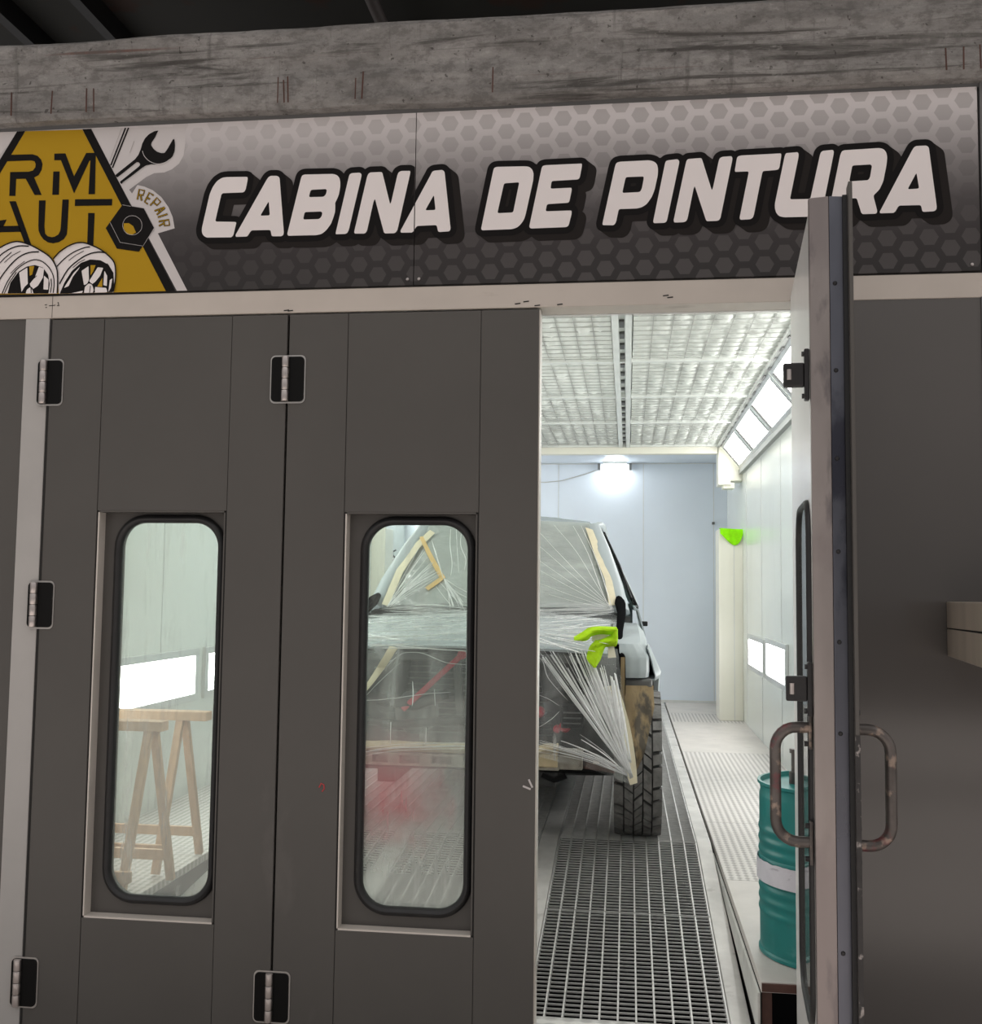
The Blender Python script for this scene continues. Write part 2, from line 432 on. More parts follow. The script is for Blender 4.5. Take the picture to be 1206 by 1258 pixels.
def sign_mat():
    """printed sign face: grey gradient with a honeycomb pattern fading out towards the middle"""
    w = N('printed_honeycomb_sign')
    geo = w.n('ShaderNodeNewGeometry'); sp = w.n('ShaderNodeSeparateXYZ'); w.l(geo.outputs['Position'], sp.inputs[0])
    P = .079; x = w.math('DIVIDE', w.math('ADD', sp.outputs[0], w.math('MULTIPLY', sp.outputs[2], .03)), P)
    z = w.math('DIVIDE', w.math('ADD', sp.outputs[2], -3.20), P)
    S3 = math.sqrt(3)
    def cell(ox, oz):
        a = w.math('SUBTRACT', w.math('FLOORED_MODULO', w.math('ADD', x, ox), S3), S3 / 2)
        b = w.math('SUBTRACT', w.math('FLOORED_MODULO', w.math('ADD', z, oz), 1.0), .5)
        a = w.math('ABSOLUTE', a); b = w.math('ABSOLUTE', b)
        return w.math('MAXIMUM', b, w.math('ADD', w.math('MULTIPLY', a, S3 / 2), w.math('MULTIPLY', b, .5)))
    hx = w.math('MINIMUM', cell(0, 0), cell(S3 / 2, .5))
    mask = w.ramp(hx, [(.335, 1.0), (.36, 0.0)])
    t = w.math('DIVIDE', w.math('SUBTRACT', sp.outputs[2], 2.60), .645, clamp=True)
    tx = w.math('DIVIDE', w.math('ADD', sp.outputs[0], 1.75), 1.6, clamp=True)
    base = w.ramp(t, [(0, (.042, .040, .040)), (.22, (.052, .047, .048)), (.40, (.085, .078, .079)), (.60, (.22, .205, .205)), (.78, (.42, .395, .395)), (1, (.72, .68, .68))])
    hexc = w.ramp(t, [(0, (.085, .079, .079)), (.25, (.082, .075, .075)), (.42, (.092, .084, .085)), (.62, (.20, .187, .187)), (.78, (.33, .312, .31)), (1, (.52, .49, .487))])
    c = w.mix(w.math('MULTIPLY', mask, w.ramp(tx, [(0, .25), (.5, .7), (1, 1.0)])), base, hexc)
    dark = w.ramp(tx, [(0, .93), (.5, .97), (1, 1.0)])
    c = w.mix(1.0, c, dark, 'MULTIPLY')
    b = w.n('ShaderNodeBsdfPrincipled', i_Roughness=.55); b.inputs['Specular IOR Level'].default_value = .10
    w.l(c, b.inputs['Base Color']); w.l(b.outputs[0], w.out.inputs[0]); return w.m
M['sign'] = sign_mat()
def plain(name, col, rough=.6):
    w = N(name); b = w.n('ShaderNodeBsdfPrincipled', i_Roughness=rough); b.inputs['Base Color'].default_value = (*col, 1)
    b.inputs['Specular IOR Level'].default_value = .06
    w.l(b.outputs[0], w.out.inputs[0]); return w.m
M['ink_white'] = plain('ink_white', (.80, .745, .735))
M['ink_black'] = plain('ink_black', (.012, .011, .011))
M['ink_shadow'] = plain('ink_shadow', (.022, .019, .018))
M['ink_yellow'] = plain('ink_yellow', (.44, .265, .018))
M['ink_grey'] = plain('ink_grey', (.42, .39, .38))
M['ink_halo'] = plain('ink_halo', (.60, .565, .56))

# ================================================================ SETTING: workshop and booth front
def struct(name, mb, mat, bevel=0.0, parent=None, label=None, smooth=False):
    o = mb.build(name, mat, parent, smooth=smooth, bevel=bevel)
    if parent is None: o['kind'] = 'structure'
    if label: o['label'] = label
    return o

XL, XR = -2.75, 1.18           # booth side walls
FZ = .21                       # booth floor level
struct('floor', MB().box(-9, 9, -12, -.002, -.30, -.10), M['concrete_floor'], label='bare concrete workshop floor in front of the booth')
struct('ceiling', MB().box(-8, 8, -.6, 10, 4.75, 4.9), M['roof'], label='dark sheet roof above the concrete beam')
b = MB()
for x in (-3.43, -2.93): b.box(x - .03, x + .03, -.5, 9.9, 4.62, 4.75)
for y in (.9, 4.0): b.box(-7.9, 7.9, y + 2.2, y + 2.3, 4.6, 4.75)
struct('trim_1', b, M['black_metal'], label='dark roof purlins above the beam')
struct('trim_2', MB().tube([(-1.36, -.9, 4.62), (-1.32, 9.9, 4.62)], .035, 10), M['pipe'], smooth=True, label='grey roof pipe above the beam')
# concrete beam: rough front face
def beamf(u, v):
    # closed loop profile: v runs round the section
    x = -4.5 + 9 * u
    loop = [(.35, 3.262), (-.045, 3.262), (-.055, 3.28), (-.055, 3.36), (-.05, 3.43), (-.055, 3.50), (-.055, 3.555), (-.04, 3.572), (.35, 3.572)]
    k = v * (len(loop) - 1); i = min(int(k), len(loop) - 2); t = k - i
    y = loop[i][0] * (1-t) + loop[i+1][0] * t; z = loop[i][1] * (1-t) + loop[i+1][1] * t
    nn = noise.fractal(Vector((x * 1.6, z * 14, 3)), 1.0, 2.0, 4)
    n2 = noise.fractal(Vector((x * .5, z * 30, 9)), 1.0, 2.0, 3)
    e = .012 if y < .2 else 0
    return (x, y - e * nn * .7 - e * .5 * max(0, n2), z + (.006 * nn if z > 3.5 or z < 3.29 else 0))
struct('trim_3', MB().grid(beamf, 360, 32), M['beam'], smooth=True, label='rough stained concrete beam above the sign')
# rebar ties poking out of the beam's lower edge
b = MB()
for x in (-2.31, -2.15, -2.01, -1.98, -1.27, -1.245, -1.23, -.98, -.955, -.48, 1.06, 1.115, 1.17):
    b.bar((x, -.075, 3.275), (x + random.uniform(-.004, .004), -.078, 3.30 + random.uniform(.05, .075)), .004, .004)
struct('trim_4', b, M['rust'], label='short rusty wire ends along the lower edge of the beam')

# front wall pieces
b = MB()
b.box(-4.5, 4.5, .012, .40, 3.17, 3.286)
b.box(-4.5, 4.5, .012, .12, 2.60, 3.20)
struct('wall_front', b, M['door_paint'], label='grey wall behind the sign')
b = MB().box(1.185, 1.60, -.01, .012, 2.60, 3.286)
struct('wall_front_column', b, M['dark_grey'], label='dark grey strip at the right end of the sign')
b = MB()
b.box(-4.5, 1.205, 0, .11, 2.515, 2.600)
hd = struct('trim_5', b, M['white_trim'], bevel=.003, label='off-white door header rail under the sign')
b = MB()
for x0, z0, x1, z1 in ((-2.185, 2.566, -2.176, 2.567), (-2.182, 2.556, -2.176, 2.556), (-2.168, 2.562, -2.142, 2.564), (-2.134, 2.574, -2.130, 2.574), (-2.131, 2.574, -2.129, 2.562), (-2.136, 2.562, -2.126, 2.562)): b.bar((x0, -.0008, z0), (x1, -.0008, z1), .0025, .001, up=(0, 1, 0))
b.build('pen_mark', M['joint'], hd)
MB().box(-2.155, -2.1535, -.0008, .0, 2.516, 2.599).build('rail_joint', M['joint'], hd)
b = MB()
for x, z in ((-1.25, 2.523), (-1.235, 2.521), (-.40, 2.528), (-.37, 2.535), (-.33, 2.52), (-.25, 2.522), (.12, 2.545), (.135, 2.538)): b.bar((x, -.0008, z), (x + .02, -.0008, z + .002), .004, .001, up=(0, 1, 0))
b.build('paint_chip', M['joint'], hd)
b = MB().box(-2.262, -2.164, .004, .12, -.10, 2.516)
struct('trim_6', b, M['post'], bevel=.003, label='off-white door post at the left of the folding doors')
struct('trim_7', MB().box(.665, .752, .012, .064, -.10, 2.516), M['white_trim'], bevel=.003, label='off-white door post behind the open leaf')
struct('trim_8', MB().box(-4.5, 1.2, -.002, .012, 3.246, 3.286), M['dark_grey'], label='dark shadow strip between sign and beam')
struct('wall_left', MB().box(-4.5, -2.262, .008, .10, -.10, 2.516), M['door_paint'], label='dark grey booth panel left of the folding doors')
struct('wall_right', MB().box(.752, 1.178, .004, .064, -.10, 2.516), M['panel_gloss'], label='glossy dark grey booth panel right of the open leaf')
struct('wall_right_end', MB().box(1.186, 4.5, .004, .064, -.10, 2.516), M['panel_gloss'], label='dark grey booth panel at the right edge')
struct('trim_9', MB().box(1.178, 1.186, -.002, .064, -.10, 2.516), M['dark_grey'], label='narrow seam strip between the dark panels at the right edge')

# threshold and ramp side rails
def rail_profile(x0, x1, mat, name, label, ys=.108):
    b = MB()
    prof = [(ys, 0.0), (.20, 0.0), (2.07, FZ), (9.2, FZ)]
    vs = []; fs = []
    for y, z in prof: vs += [(x0, y, z), (x1, y, z), (x1, y, z - .08), (x0, y, z - .08)]
    for i in range(len(prof) - 1):
        for k in range(4):
            a, c = i*4 + k, i*4 + (k+1) % 4
            fs.append((a, c, c + 4, a + 4))
    fs += [(3, 2, 1, 0), (12, 13, 14, 15)]
    b.add(vs, fs)
    return struct(name, b, mat, label=label, bevel=.003)
rail_profile(.363, .434, M['rail'], 'trim_10', 'pale kerb rail along the right-hand deck', 0.0)
rail_profile(-.454, -.360, M['rail'], 'trim_11', 'pale floor rail left of the right wheel lane')
rail_profile(-1.24, -1.146, M['rail'], 'trim_12', 'pale floor rail right of the left wheel lane')
rail_profile(-2.03, -1.96, M['rail'], 'trim_13', 'pale kerb rail along the left-hand deck')
for (x0, x1, nm, lb) in ((-.360, .363, 'right', 'right wheel lane'), (-1.146, -.454, 'middle', 'middle lane'), (-1.96, -1.24, 'left', 'left wheel lane')):
    struct('floor_threshold_' + nm, MB().box(x0, x1, .0 if nm == 'right' else .108, .20, -.03, .0), M['checker'], label='ribbed steel threshold strip at the ' + lb)
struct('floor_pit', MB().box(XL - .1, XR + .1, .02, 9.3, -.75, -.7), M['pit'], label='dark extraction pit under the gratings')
b = MB().box(.445, .449, .07, 9.2, -.70, FZ - .036).box(-2.048, -2.044, .13, 9.2, -.70, FZ - .036)
b.box(-2.03, .434, .03, .05, -.70, -.03)
struct('trim_14', b, M['joint'], label='black side joints of the pit')

# gratings
def grating_mesh(w, L, cells=11, pitch=.033):
    b = MB(); t = .03
    for i in range(cells + 1):
        x = i * w / cells; x = min(max(x, .004), w - .004)
        b.box(x - .0032, x + .0032, 0, L, -t, 0)
    n = int(L / pitch)
    for j in range(n + 1):
        y = min(max(j * L / n, .003), L - .003)
        b.box(.002, w - .002, y - .0012, y + .0012, -.008, -.0008)
    return b
ORD = ['first', 'second', 'third', 'fourth', 'fifth', 'sixth', 'seventh', 'eighth', 'ninth']
for (x0, x1, lane) in ((-.358, .361, 'right wheel lane'), (-1.144, -.456, 'middle lane'), (-1.958, -1.242, 'left wheel lane')):
    w = x1 - x0
    sl = math.atan2(FZ, 1.87); Lr = math.hypot(1.87, FZ) / 2
    proto = None
    for k in range(2):
        if proto is None:
            o = grating_mesh(w, Lr - .008).build('ramp_grating', M['grate']); proto = o
        else:
            o = proto.copy(); COL.objects.link(o)
        o.location = (x0, .20 + 1.87 / 2 * k + .004, FZ / 2 * k); o.rotation_euler = (sl, 0, 0)
        props(o, 'steel grating panel on the %s half of the sloping ramp in the %s' % (('lower', 'upper')[k], lane), 'grating', 'ramp gratings')
    proto = None; Lf = (9.2 - 2.07) / 7
    for k in range(7):
        if proto is None:
            o = grating_mesh(w, Lf - .008).build('floor_grating', M['grate']); proto = o
        else:
            o = proto.copy(); COL.objects.link(o)
        o.location = (x0, 2.07 + Lf * k + .004, FZ); o.rotation_euler = (0, 0, 0)
        props(o, 'level steel grating panel in the %s, %s past the ramp' % (lane, ORD[k]), 'grating', 'level floor gratings')

# side decks
deckY = [(.07, 1.35, 'deck', 'plain'), (1.35, 2.58, 'deck_rib', 'ribbed'), (2.58, 3.97, 'deck_rib', 'ribbed'), (3.97, 5.27, 'deck_rib', 'ribbed'), (5.27, 7.32, 'deck', 'plain'), (7.32, 8.1, 'deck_rib', 'ribbed'), (8.1, 9.2, 'deck', 'plain')]
for side, x0, x1 in (('right', .448, XR), ('left', XL, -2.045)):
    for k, (y0, y1, mt, ds) in enumerate(deckY):
        o = MB().box(x0, x1, max(y0 + .002, .11 if side == 'left' else 0), y1 - .002, FZ - .035, FZ).build('deck_plate', M[mt], bevel=.002, origin=(x0, y0, FZ))
        if side == 'left' and k == 0: o.data.materials[0] = M['deck_rib']; ds = 'ribbed'
        props(o, 'pale %s floor plate on the %s side of the booth, %s from the doorway' % (ds, side, ORD[k]), 'floor plate', 'side deck plates')
b = MB(); b.prism([(.072, .035), (2.0, FZ - .045), (2.0, FZ - .037), (.072, FZ - .037)], lambda y, z: (.437, y, z), (.008, 0, 0))
struct('trim_15', b, M['skirt'], label='pale side skirt of the right deck')
struct('trim_16', MB().box(-2.052, -2.046, .02, 9.2, -.05, FZ - .037), M['skirt'], label='pale side skirt of the left deck')
b = MB().box(.452, .485, .085, .12, -.30, FZ - .038).box(.60, .64, .085, .12, -.30, FZ - .038).box(.450, .664, .064, .0715, FZ - .030, FZ - .004)
struct('trim_17', b, M['rust'], label='rusty brown support under the end of the right deck')

# booth walls
def bwall(name, x0, x1, inner, sgn, label):
    w = struct(name, MB().box(x0, x1, .12, 9.3, -.05, 3.2), M['wall_white'], label=label)
    b = MB()
    for y in (1.15, 2.35, 3.55, 4.75, 5.95, 7.15):
        b.box(inner - .003 if sgn < 0 else inner, inner if sgn < 0 else inner + .003, y - .004, y + .004, FZ, 2.78)
    b.build('panel_joint', M['alu'], w)
    return w
bwall('wall_booth_right', XR, XR + .08, XR, -1, 'white booth side wall at the right')
bwall('wall_booth_left', XL - .08, XL, XL, 1, 'white booth side wall at the left')
w = struct('wall_back', MB().box(XL, XR, 9.2, 9.3, -.05, 3.2), M['blue_wall'], label='pale blue back wall of the booth')
b = MB()
for x in (-2.0, -.84, .187, 1.02): b.box(x - .004, x + .004, 9.197, 9.2, FZ, 3.08)
b.box(XL, XR, 9.197, 9.2, 3.06, 3.072)
b.box(XL, XR, 9.19, 9.2, FZ, FZ + .03)
b.build('panel_joint', M['alu'], w)
b = MB().box(XL, XR, .12, .14, 2.516, 3.2).box(XL, -2.17, .12, .14, -.05, 2.516).box(.76, XR, .0645, .069, -.05, 2.516)
struct('wall_front_inner', b, M['inner_white'], label='white inner face of the booth front')
struct('ceiling_booth', MB().box(XL, XR, .12, 9.3, 3.20, 3.26), M['frame_white'], label='booth roof deck above the filters')
struct('ceiling_rear', MB().box(XL, XR, 7.6, 9.2, 3.075, 3.12), M['blue_wall'], label='pale ceiling of the rear bay')

# arch between filter bay and rear bay
b = MB().box(-2.52, .93, 7.5, 7.6, 2.965, 3.12)
struct('trim_18', b, M['cream'], bevel=.004, label='cream lintel at the end of the filter ceiling')
b = MB().box(.935, 1.06, 7.48, 7.75, 2.635, 3.12).box(1.06, XR, 7.5, 7.75, 2.68, 3.12).box(.985, 1.10, 7.5, 7.7, 2.60, 2.66)
struct('trim_19', b, M['cream'], bevel=.004, label='cream boxed duct at the upper right of the arch')
b = MB().box(-2.63, -2.505, 7.48, 7.75, 2.635, 3.12).box(XL, -2.63, 7.5, 7.75, 2.68, 3.12)
struct('trim_20', b, M['cream'], bevel=.004, label='cream boxed duct at the upper left of the arch')
for nm, x0, x1, sd in (('trim_21', .935, XR, 'right'), ('trim_22', XL, -2.595, 'left')):
    b = MB().box(x0, x1, 7.5, 7.9, FZ, 2.175)
    w = struct(nm, b, M['cream'], bevel=.006, label='low cream column at the %s of the arch' % sd)
    xs = x0 + .155 if sd == 'right' else x1 - .155
    MB().box(xs - .003, xs + .003, 7.496, 7.5, FZ, 2.16).build('column_joint', M['alu'], w)

# ceiling filters
def filter_mesh(w, L, nx, ny, seed):
    ax = w / nx; ay = L / ny; S = 5
    def f(u, v):
        x = u * w; y = v * L
        p = abs(math.sin(math.pi * x / ax)) ** .55 * abs(math.sin(math.pi * y / ay)) ** .55
        nn = noise.fractal(Vector((x * 5 + seed, y * 7, seed)), 1.0, 2.0, 3)
        wr = noise.noise(Vector((x * 22, y * 9 + seed, 2)))
        e = min(u, 1 - u, v, 1 - v) * 14
        return (x, y, -.028 * p * (.6 + .7 * nn) * min(1, e) - .010 * wr * min(1, e))
    return MB().grid(f, nx * S, ny * S)
def wire_mesh(w, L, nx, ny):
    b = MB()
    for i in range(1, nx): b.box(i * w / nx - .0025, i * w / nx + .0025, 0, L, -.012, -.007)
    for j in range(1, ny): b.box(0, w, j * L / ny - .0025, j * L / ny + .0025, -.016, -.011)
    return b
rows = [(.76, 2.04), (2.04, 3.33), (3.33, 4.62), (4.62, 5.91), (5.91, 7.46)]
cols = [(-2.50, -1.74, 'far left'), (-1.72, -.96, 'left'), (-.94, -.10, 'middle'), (.03, .925, 'right')]
for ci, (x0, x1, cn) in enumerate(cols):
    for ri, (y0, y1) in enumerate(rows):
        w_ = x1 - x0; L_ = y1 - y0 - .05; ny = max(8, round(L_ / .11)); nx = round(w_ / .108)
        t = thing('ceiling_filter', (x0, y0 + .025, 3.06), 'white quilted ceiling filter pad behind wire mesh, %s column, %s row from the doorway' % (cn, ORD[ri]), 'filter', 'ceiling filter pads')
        ORIG[t.name] = Vector((0, 0, 0))
        filter_mesh(w_, L_, nx, ny, ci * 7 + ri * 3.3).build('filter_pad', M['filter'], t, smooth='all')
        wire_mesh(w_, L_, nx, ny).build('wire_mesh', M['wire'], t)
b = MB()
for y in [r[0] for r in rows] + [7.46]: b.box(-2.52, .95, y - .02, y + .02, 3.035, 3.10)
for x in (-2.51, -1.73, -.95, .935): b.box(x - .014, x + .014, .14, 7.5, 3.03, 3.10)
b.box(-.095, -.055, .14, 7.5, 3.03, 3.10).box(-.018, .022, .14, 7.5, 3.03, 3.10)
b.box(-2.52, .95, .14, .76, 3.05, 3.10)
b.box(-.06, -.01, .14, 7.5, 3.07, 3.10)
struct('trim_23', b, M['frame_white'], label='white bars of the filter ceiling')
b = MB(); y = .3
while y < 7.4:
    b.box(-.052, -.024, y, y + .05 + .09 * ((y * 3) % 1), 3.055, 3.069); b.box(.936 + .01 * ((y * 7) % 1), .953, y, y + .05 + .12 * ((y * 5) % 1), 3.022, 3.032); y += .29
struct('trim_24', b, M['dark_grey'], label='dark clips in the slot and along the edge of the filter ceiling')

# slanted and low light fittings
def quad_frame(P00, P10, P11, P01, fw, depth, nrm):
    """four bars round a quad; P as Vectors"""
    b = MB(); n = Vector(nrm)
    for a, c in ((P00, P10), (P10, P11), (P11, P01), (P01, P00)): b.bar(a, c, fw, depth, up=n)
    return b
ys = [7.45, 6.20, 4.95, 3.70, 2.45, 1.20, .22]
for side, xc, xw, sg in (('right', .955, 1.172, 1), ('left', -2.525, -2.742, -1)):
    for k in range(6):
        y1, y0 = ys[k], ys[k+1]
        n = Vector((-sg * .265, 0, -.217)).normalized()
        y0 += .012; y1 -= .012
        A0, A1 = Vector((xw, y0, 2.79)), Vector((xw, y1, 2.79)); B0, B1 = Vector((xc, y0, 3.055)), Vector((xc, y1, 3.055))
        t = thing('fluorescent_fitting', (xw, y0, 2.79), 'slanted fluorescent light fitting under the %s ceiling edge, %s from the arch' % (side, ORD[k]), 'light', 'slanted booth lights')
        up = (B0 - A0).normalized(); al = Vector((0, 1, 0)); H = (B0 - A0).length; L = y1 - y0
        Q = lambda a, h, o=0.0: A0 + al * a + up * h + n * o
        quad = [Q(.07, .055, .004), Q(L - .07, .055, .004), Q(L - .07, H - .05, .004), Q(.07, H - .05, .004)]
        MB().add(quad, [(0, 1, 2, 3)] if sg < 0 else [(3, 2, 1, 0)]).build('diffuser', M['light'], t, fixn=False)
        f = MB()
        for a0, a1 in ((Q(0, .028), Q(L, .028)), (Q(0, H - .026), Q(L, H - .026))): f.bar(a0, a1, .05, .03, up=n)
        for a in (.035, L - .035): f.bar(Q(a, .055), Q(a, H - .053), .066, .028, up=n)
        f.build('frame', M['alu'], t)
        for a in (.071, L - .071): MB().bar(Q(a, .055, .01), Q(a, H - .053, .01), .010, .014, up=n).build('seal', M['rubber'], t)
    b = MB().box(min(xw, xw + sg * .008) - (.03 if sg > 0 else 0), max(xw, xw + sg * .008) + (.03 if sg < 0 else 0), .2, 7.5, 2.745, 2.79)
    b.box(*sorted((xc - sg*.002, xc - sg*.03)), .2, 7.48, 3.028, 3.034)
    struct('trim_25' if side == 'right' else 'trim_26', b, M['ledge'], label='grey ledge under the slanted lights on the %s' % side)
def low_light(side, y0, y1, z0, z1, lab):
    x, s = (XR, -1) if side == 'right' else (XL, 1)
    t = thing('wall_light', (x, y0, z0), lab, 'light', 'low booth wall lights')
    q = [Vector((x + s * .012, y0 + .05, z0 + .04)), Vector((x + s * .012, y1 - .05, z0 + .04)), Vector((x + s * .012, y1 - .05, z1 - .04)), Vector((x + s * .012, y0 + .05, z1 - .04))]
    MB().add(q, [(0, 1, 2, 3)] if s > 0 else [(3, 2, 1, 0)]).build('diffuser', M['light'], t, fixn=False)
    f = MB(); xa, xb = sorted((x + s * .001, x + s * .024))
    f.box(xa, xb, y0, y1, z0, z0 + .045).box(xa, xb, y0, y1, z1 - .045, z1).box(xa, xb, y0, y0 + .055, z0 + .045, z1 - .045).box(xa, xb, y1 - .055, y1, z0 + .045, z1 - .045)
    f.build('frame', M['alu'], t, bevel=.003)
low_light('right', 5.72, 6.90, .79, 1.12, 'lit low wall light on the right wall, nearer the arch')
low_light('right', 4.40, 5.58, .79, 1.14, 'lit low wall light on the right wall, just left of the open leaf')
low_light('right', 2.45, 3.60, .79, 1.14, 'lit low wall light on the right wall, hidden behind the open leaf')
low_light('left', 1.72, 2.88, .79, 1.12, 'lit low wall light on the left wall behind the sawhorses')
low_light('left', 2.98, 4.14, .79, 1.12, 'lit low wall light cut by the right edge of the first window')
low_light('left', 4.24, 5.40, .79, 1.12, 'lit low wall light on the left wall deeper in behind the door stile')
low_light('left', .44, 1.60, .79, 1.12, 'lit low wall light on the left wall nearest the doorway')

low_light('left', 7.98, 9.10, 2.32, 2.95, 'added unseen light high on the left rear-bay wall, brightening the back wall')  # extra light added out of view to brighten the rear bay
# floodlight at the back
t = thing('flood_lamp', (-.155, 9.19, 3.05), 'small lit flood lamp with side brackets high on the back wall', 'lamp')
MB().box(-.30, -.01, 9.03, 9.19, 3.045, 3.074).build('mount_plate', M['frame_white'], t, bevel=.004)
MB().box(-.26, -.05, 9.06, 9.18, 3.0, 3.045).build('lamp_body', M['lamp_lit'], t, bevel=.006)
MB().box(-.215, -.095, 9.02, 9.14, 2.90, 2.985).build('lamp_face', M['lamp_lit'], t, bevel=.01)
MB().box(-.225, -.085, 9.05, 9.15, 2.985, 3.0).build('lamp_collar', M['dark_grey'], t)
for x in (-.345, .03): MB().box(x - .016, x + .016, 9.08, 9.19, 2.98, 3.06).build('bracket', M['dark_grey'], t, bevel=.004)
o = MB().tube([(-.36, 9.19, 2.99), (-.55, 9.185, 2.93), (-.8, 9.185, 2.86), (-1.0, 9.19, 2.84), (-1.3, 9.19, 2.845)], .006, 6).build('lamp_cable', M['wire'], smooth=True)
props(o, 'thin grey cable sagging across the back wall left of the flood lamp', 'cable')
o = thing('light_switch', (1.02, 9.15, 2.3), 'tiny dark fitting on the back wall seam beside the right column', 'switch')
MB().box(1.0, 1.03, 9.16, 9.197, 2.33, 2.36).build('switch_body', M['dark_grey'], o, bevel=.003)
# fire extinguisher on the left wall behind the column
t = thing('fire_extinguisher', (-2.66, 8.1, 1.45), 'red fire extinguisher with black head hung behind the left cream column', 'fire extinguisher')
MB().lathe([(.0, 1.42), (.045, 1.42), (.052, 1.44), (.052, 1.78), (.045, 1.82), (.02, 1.85), (.018, 1.87)], 20, Matrix.Translation((-2.66, 8.1, 0))).build('cylinder', M['ext_red'], t, smooth=True)
MB().lathe([(.018, 1.865), (.024, 1.87), (.024, 1.92), (.012, 1.925)], 14, Matrix.Translation((-2.66, 8.1, 0))).bar((-2.66, 8.1, 1.93), (-2.60, 8.06, 1.955), .016, .012).build('valve', M['black_metal'], t, smooth=True)
MB().tube([(-2.64, 8.08, 1.90), (-2.60, 8.05, 1.86), (-2.60, 8.04, 1.6)], .009, 8).build('hose', M['black_metal'], t, smooth=True)
MB().box(-2.749, -2.70, 8.08, 8.12, 1.68, 1.72).build('wall_bracket', M['dark_grey'], t)

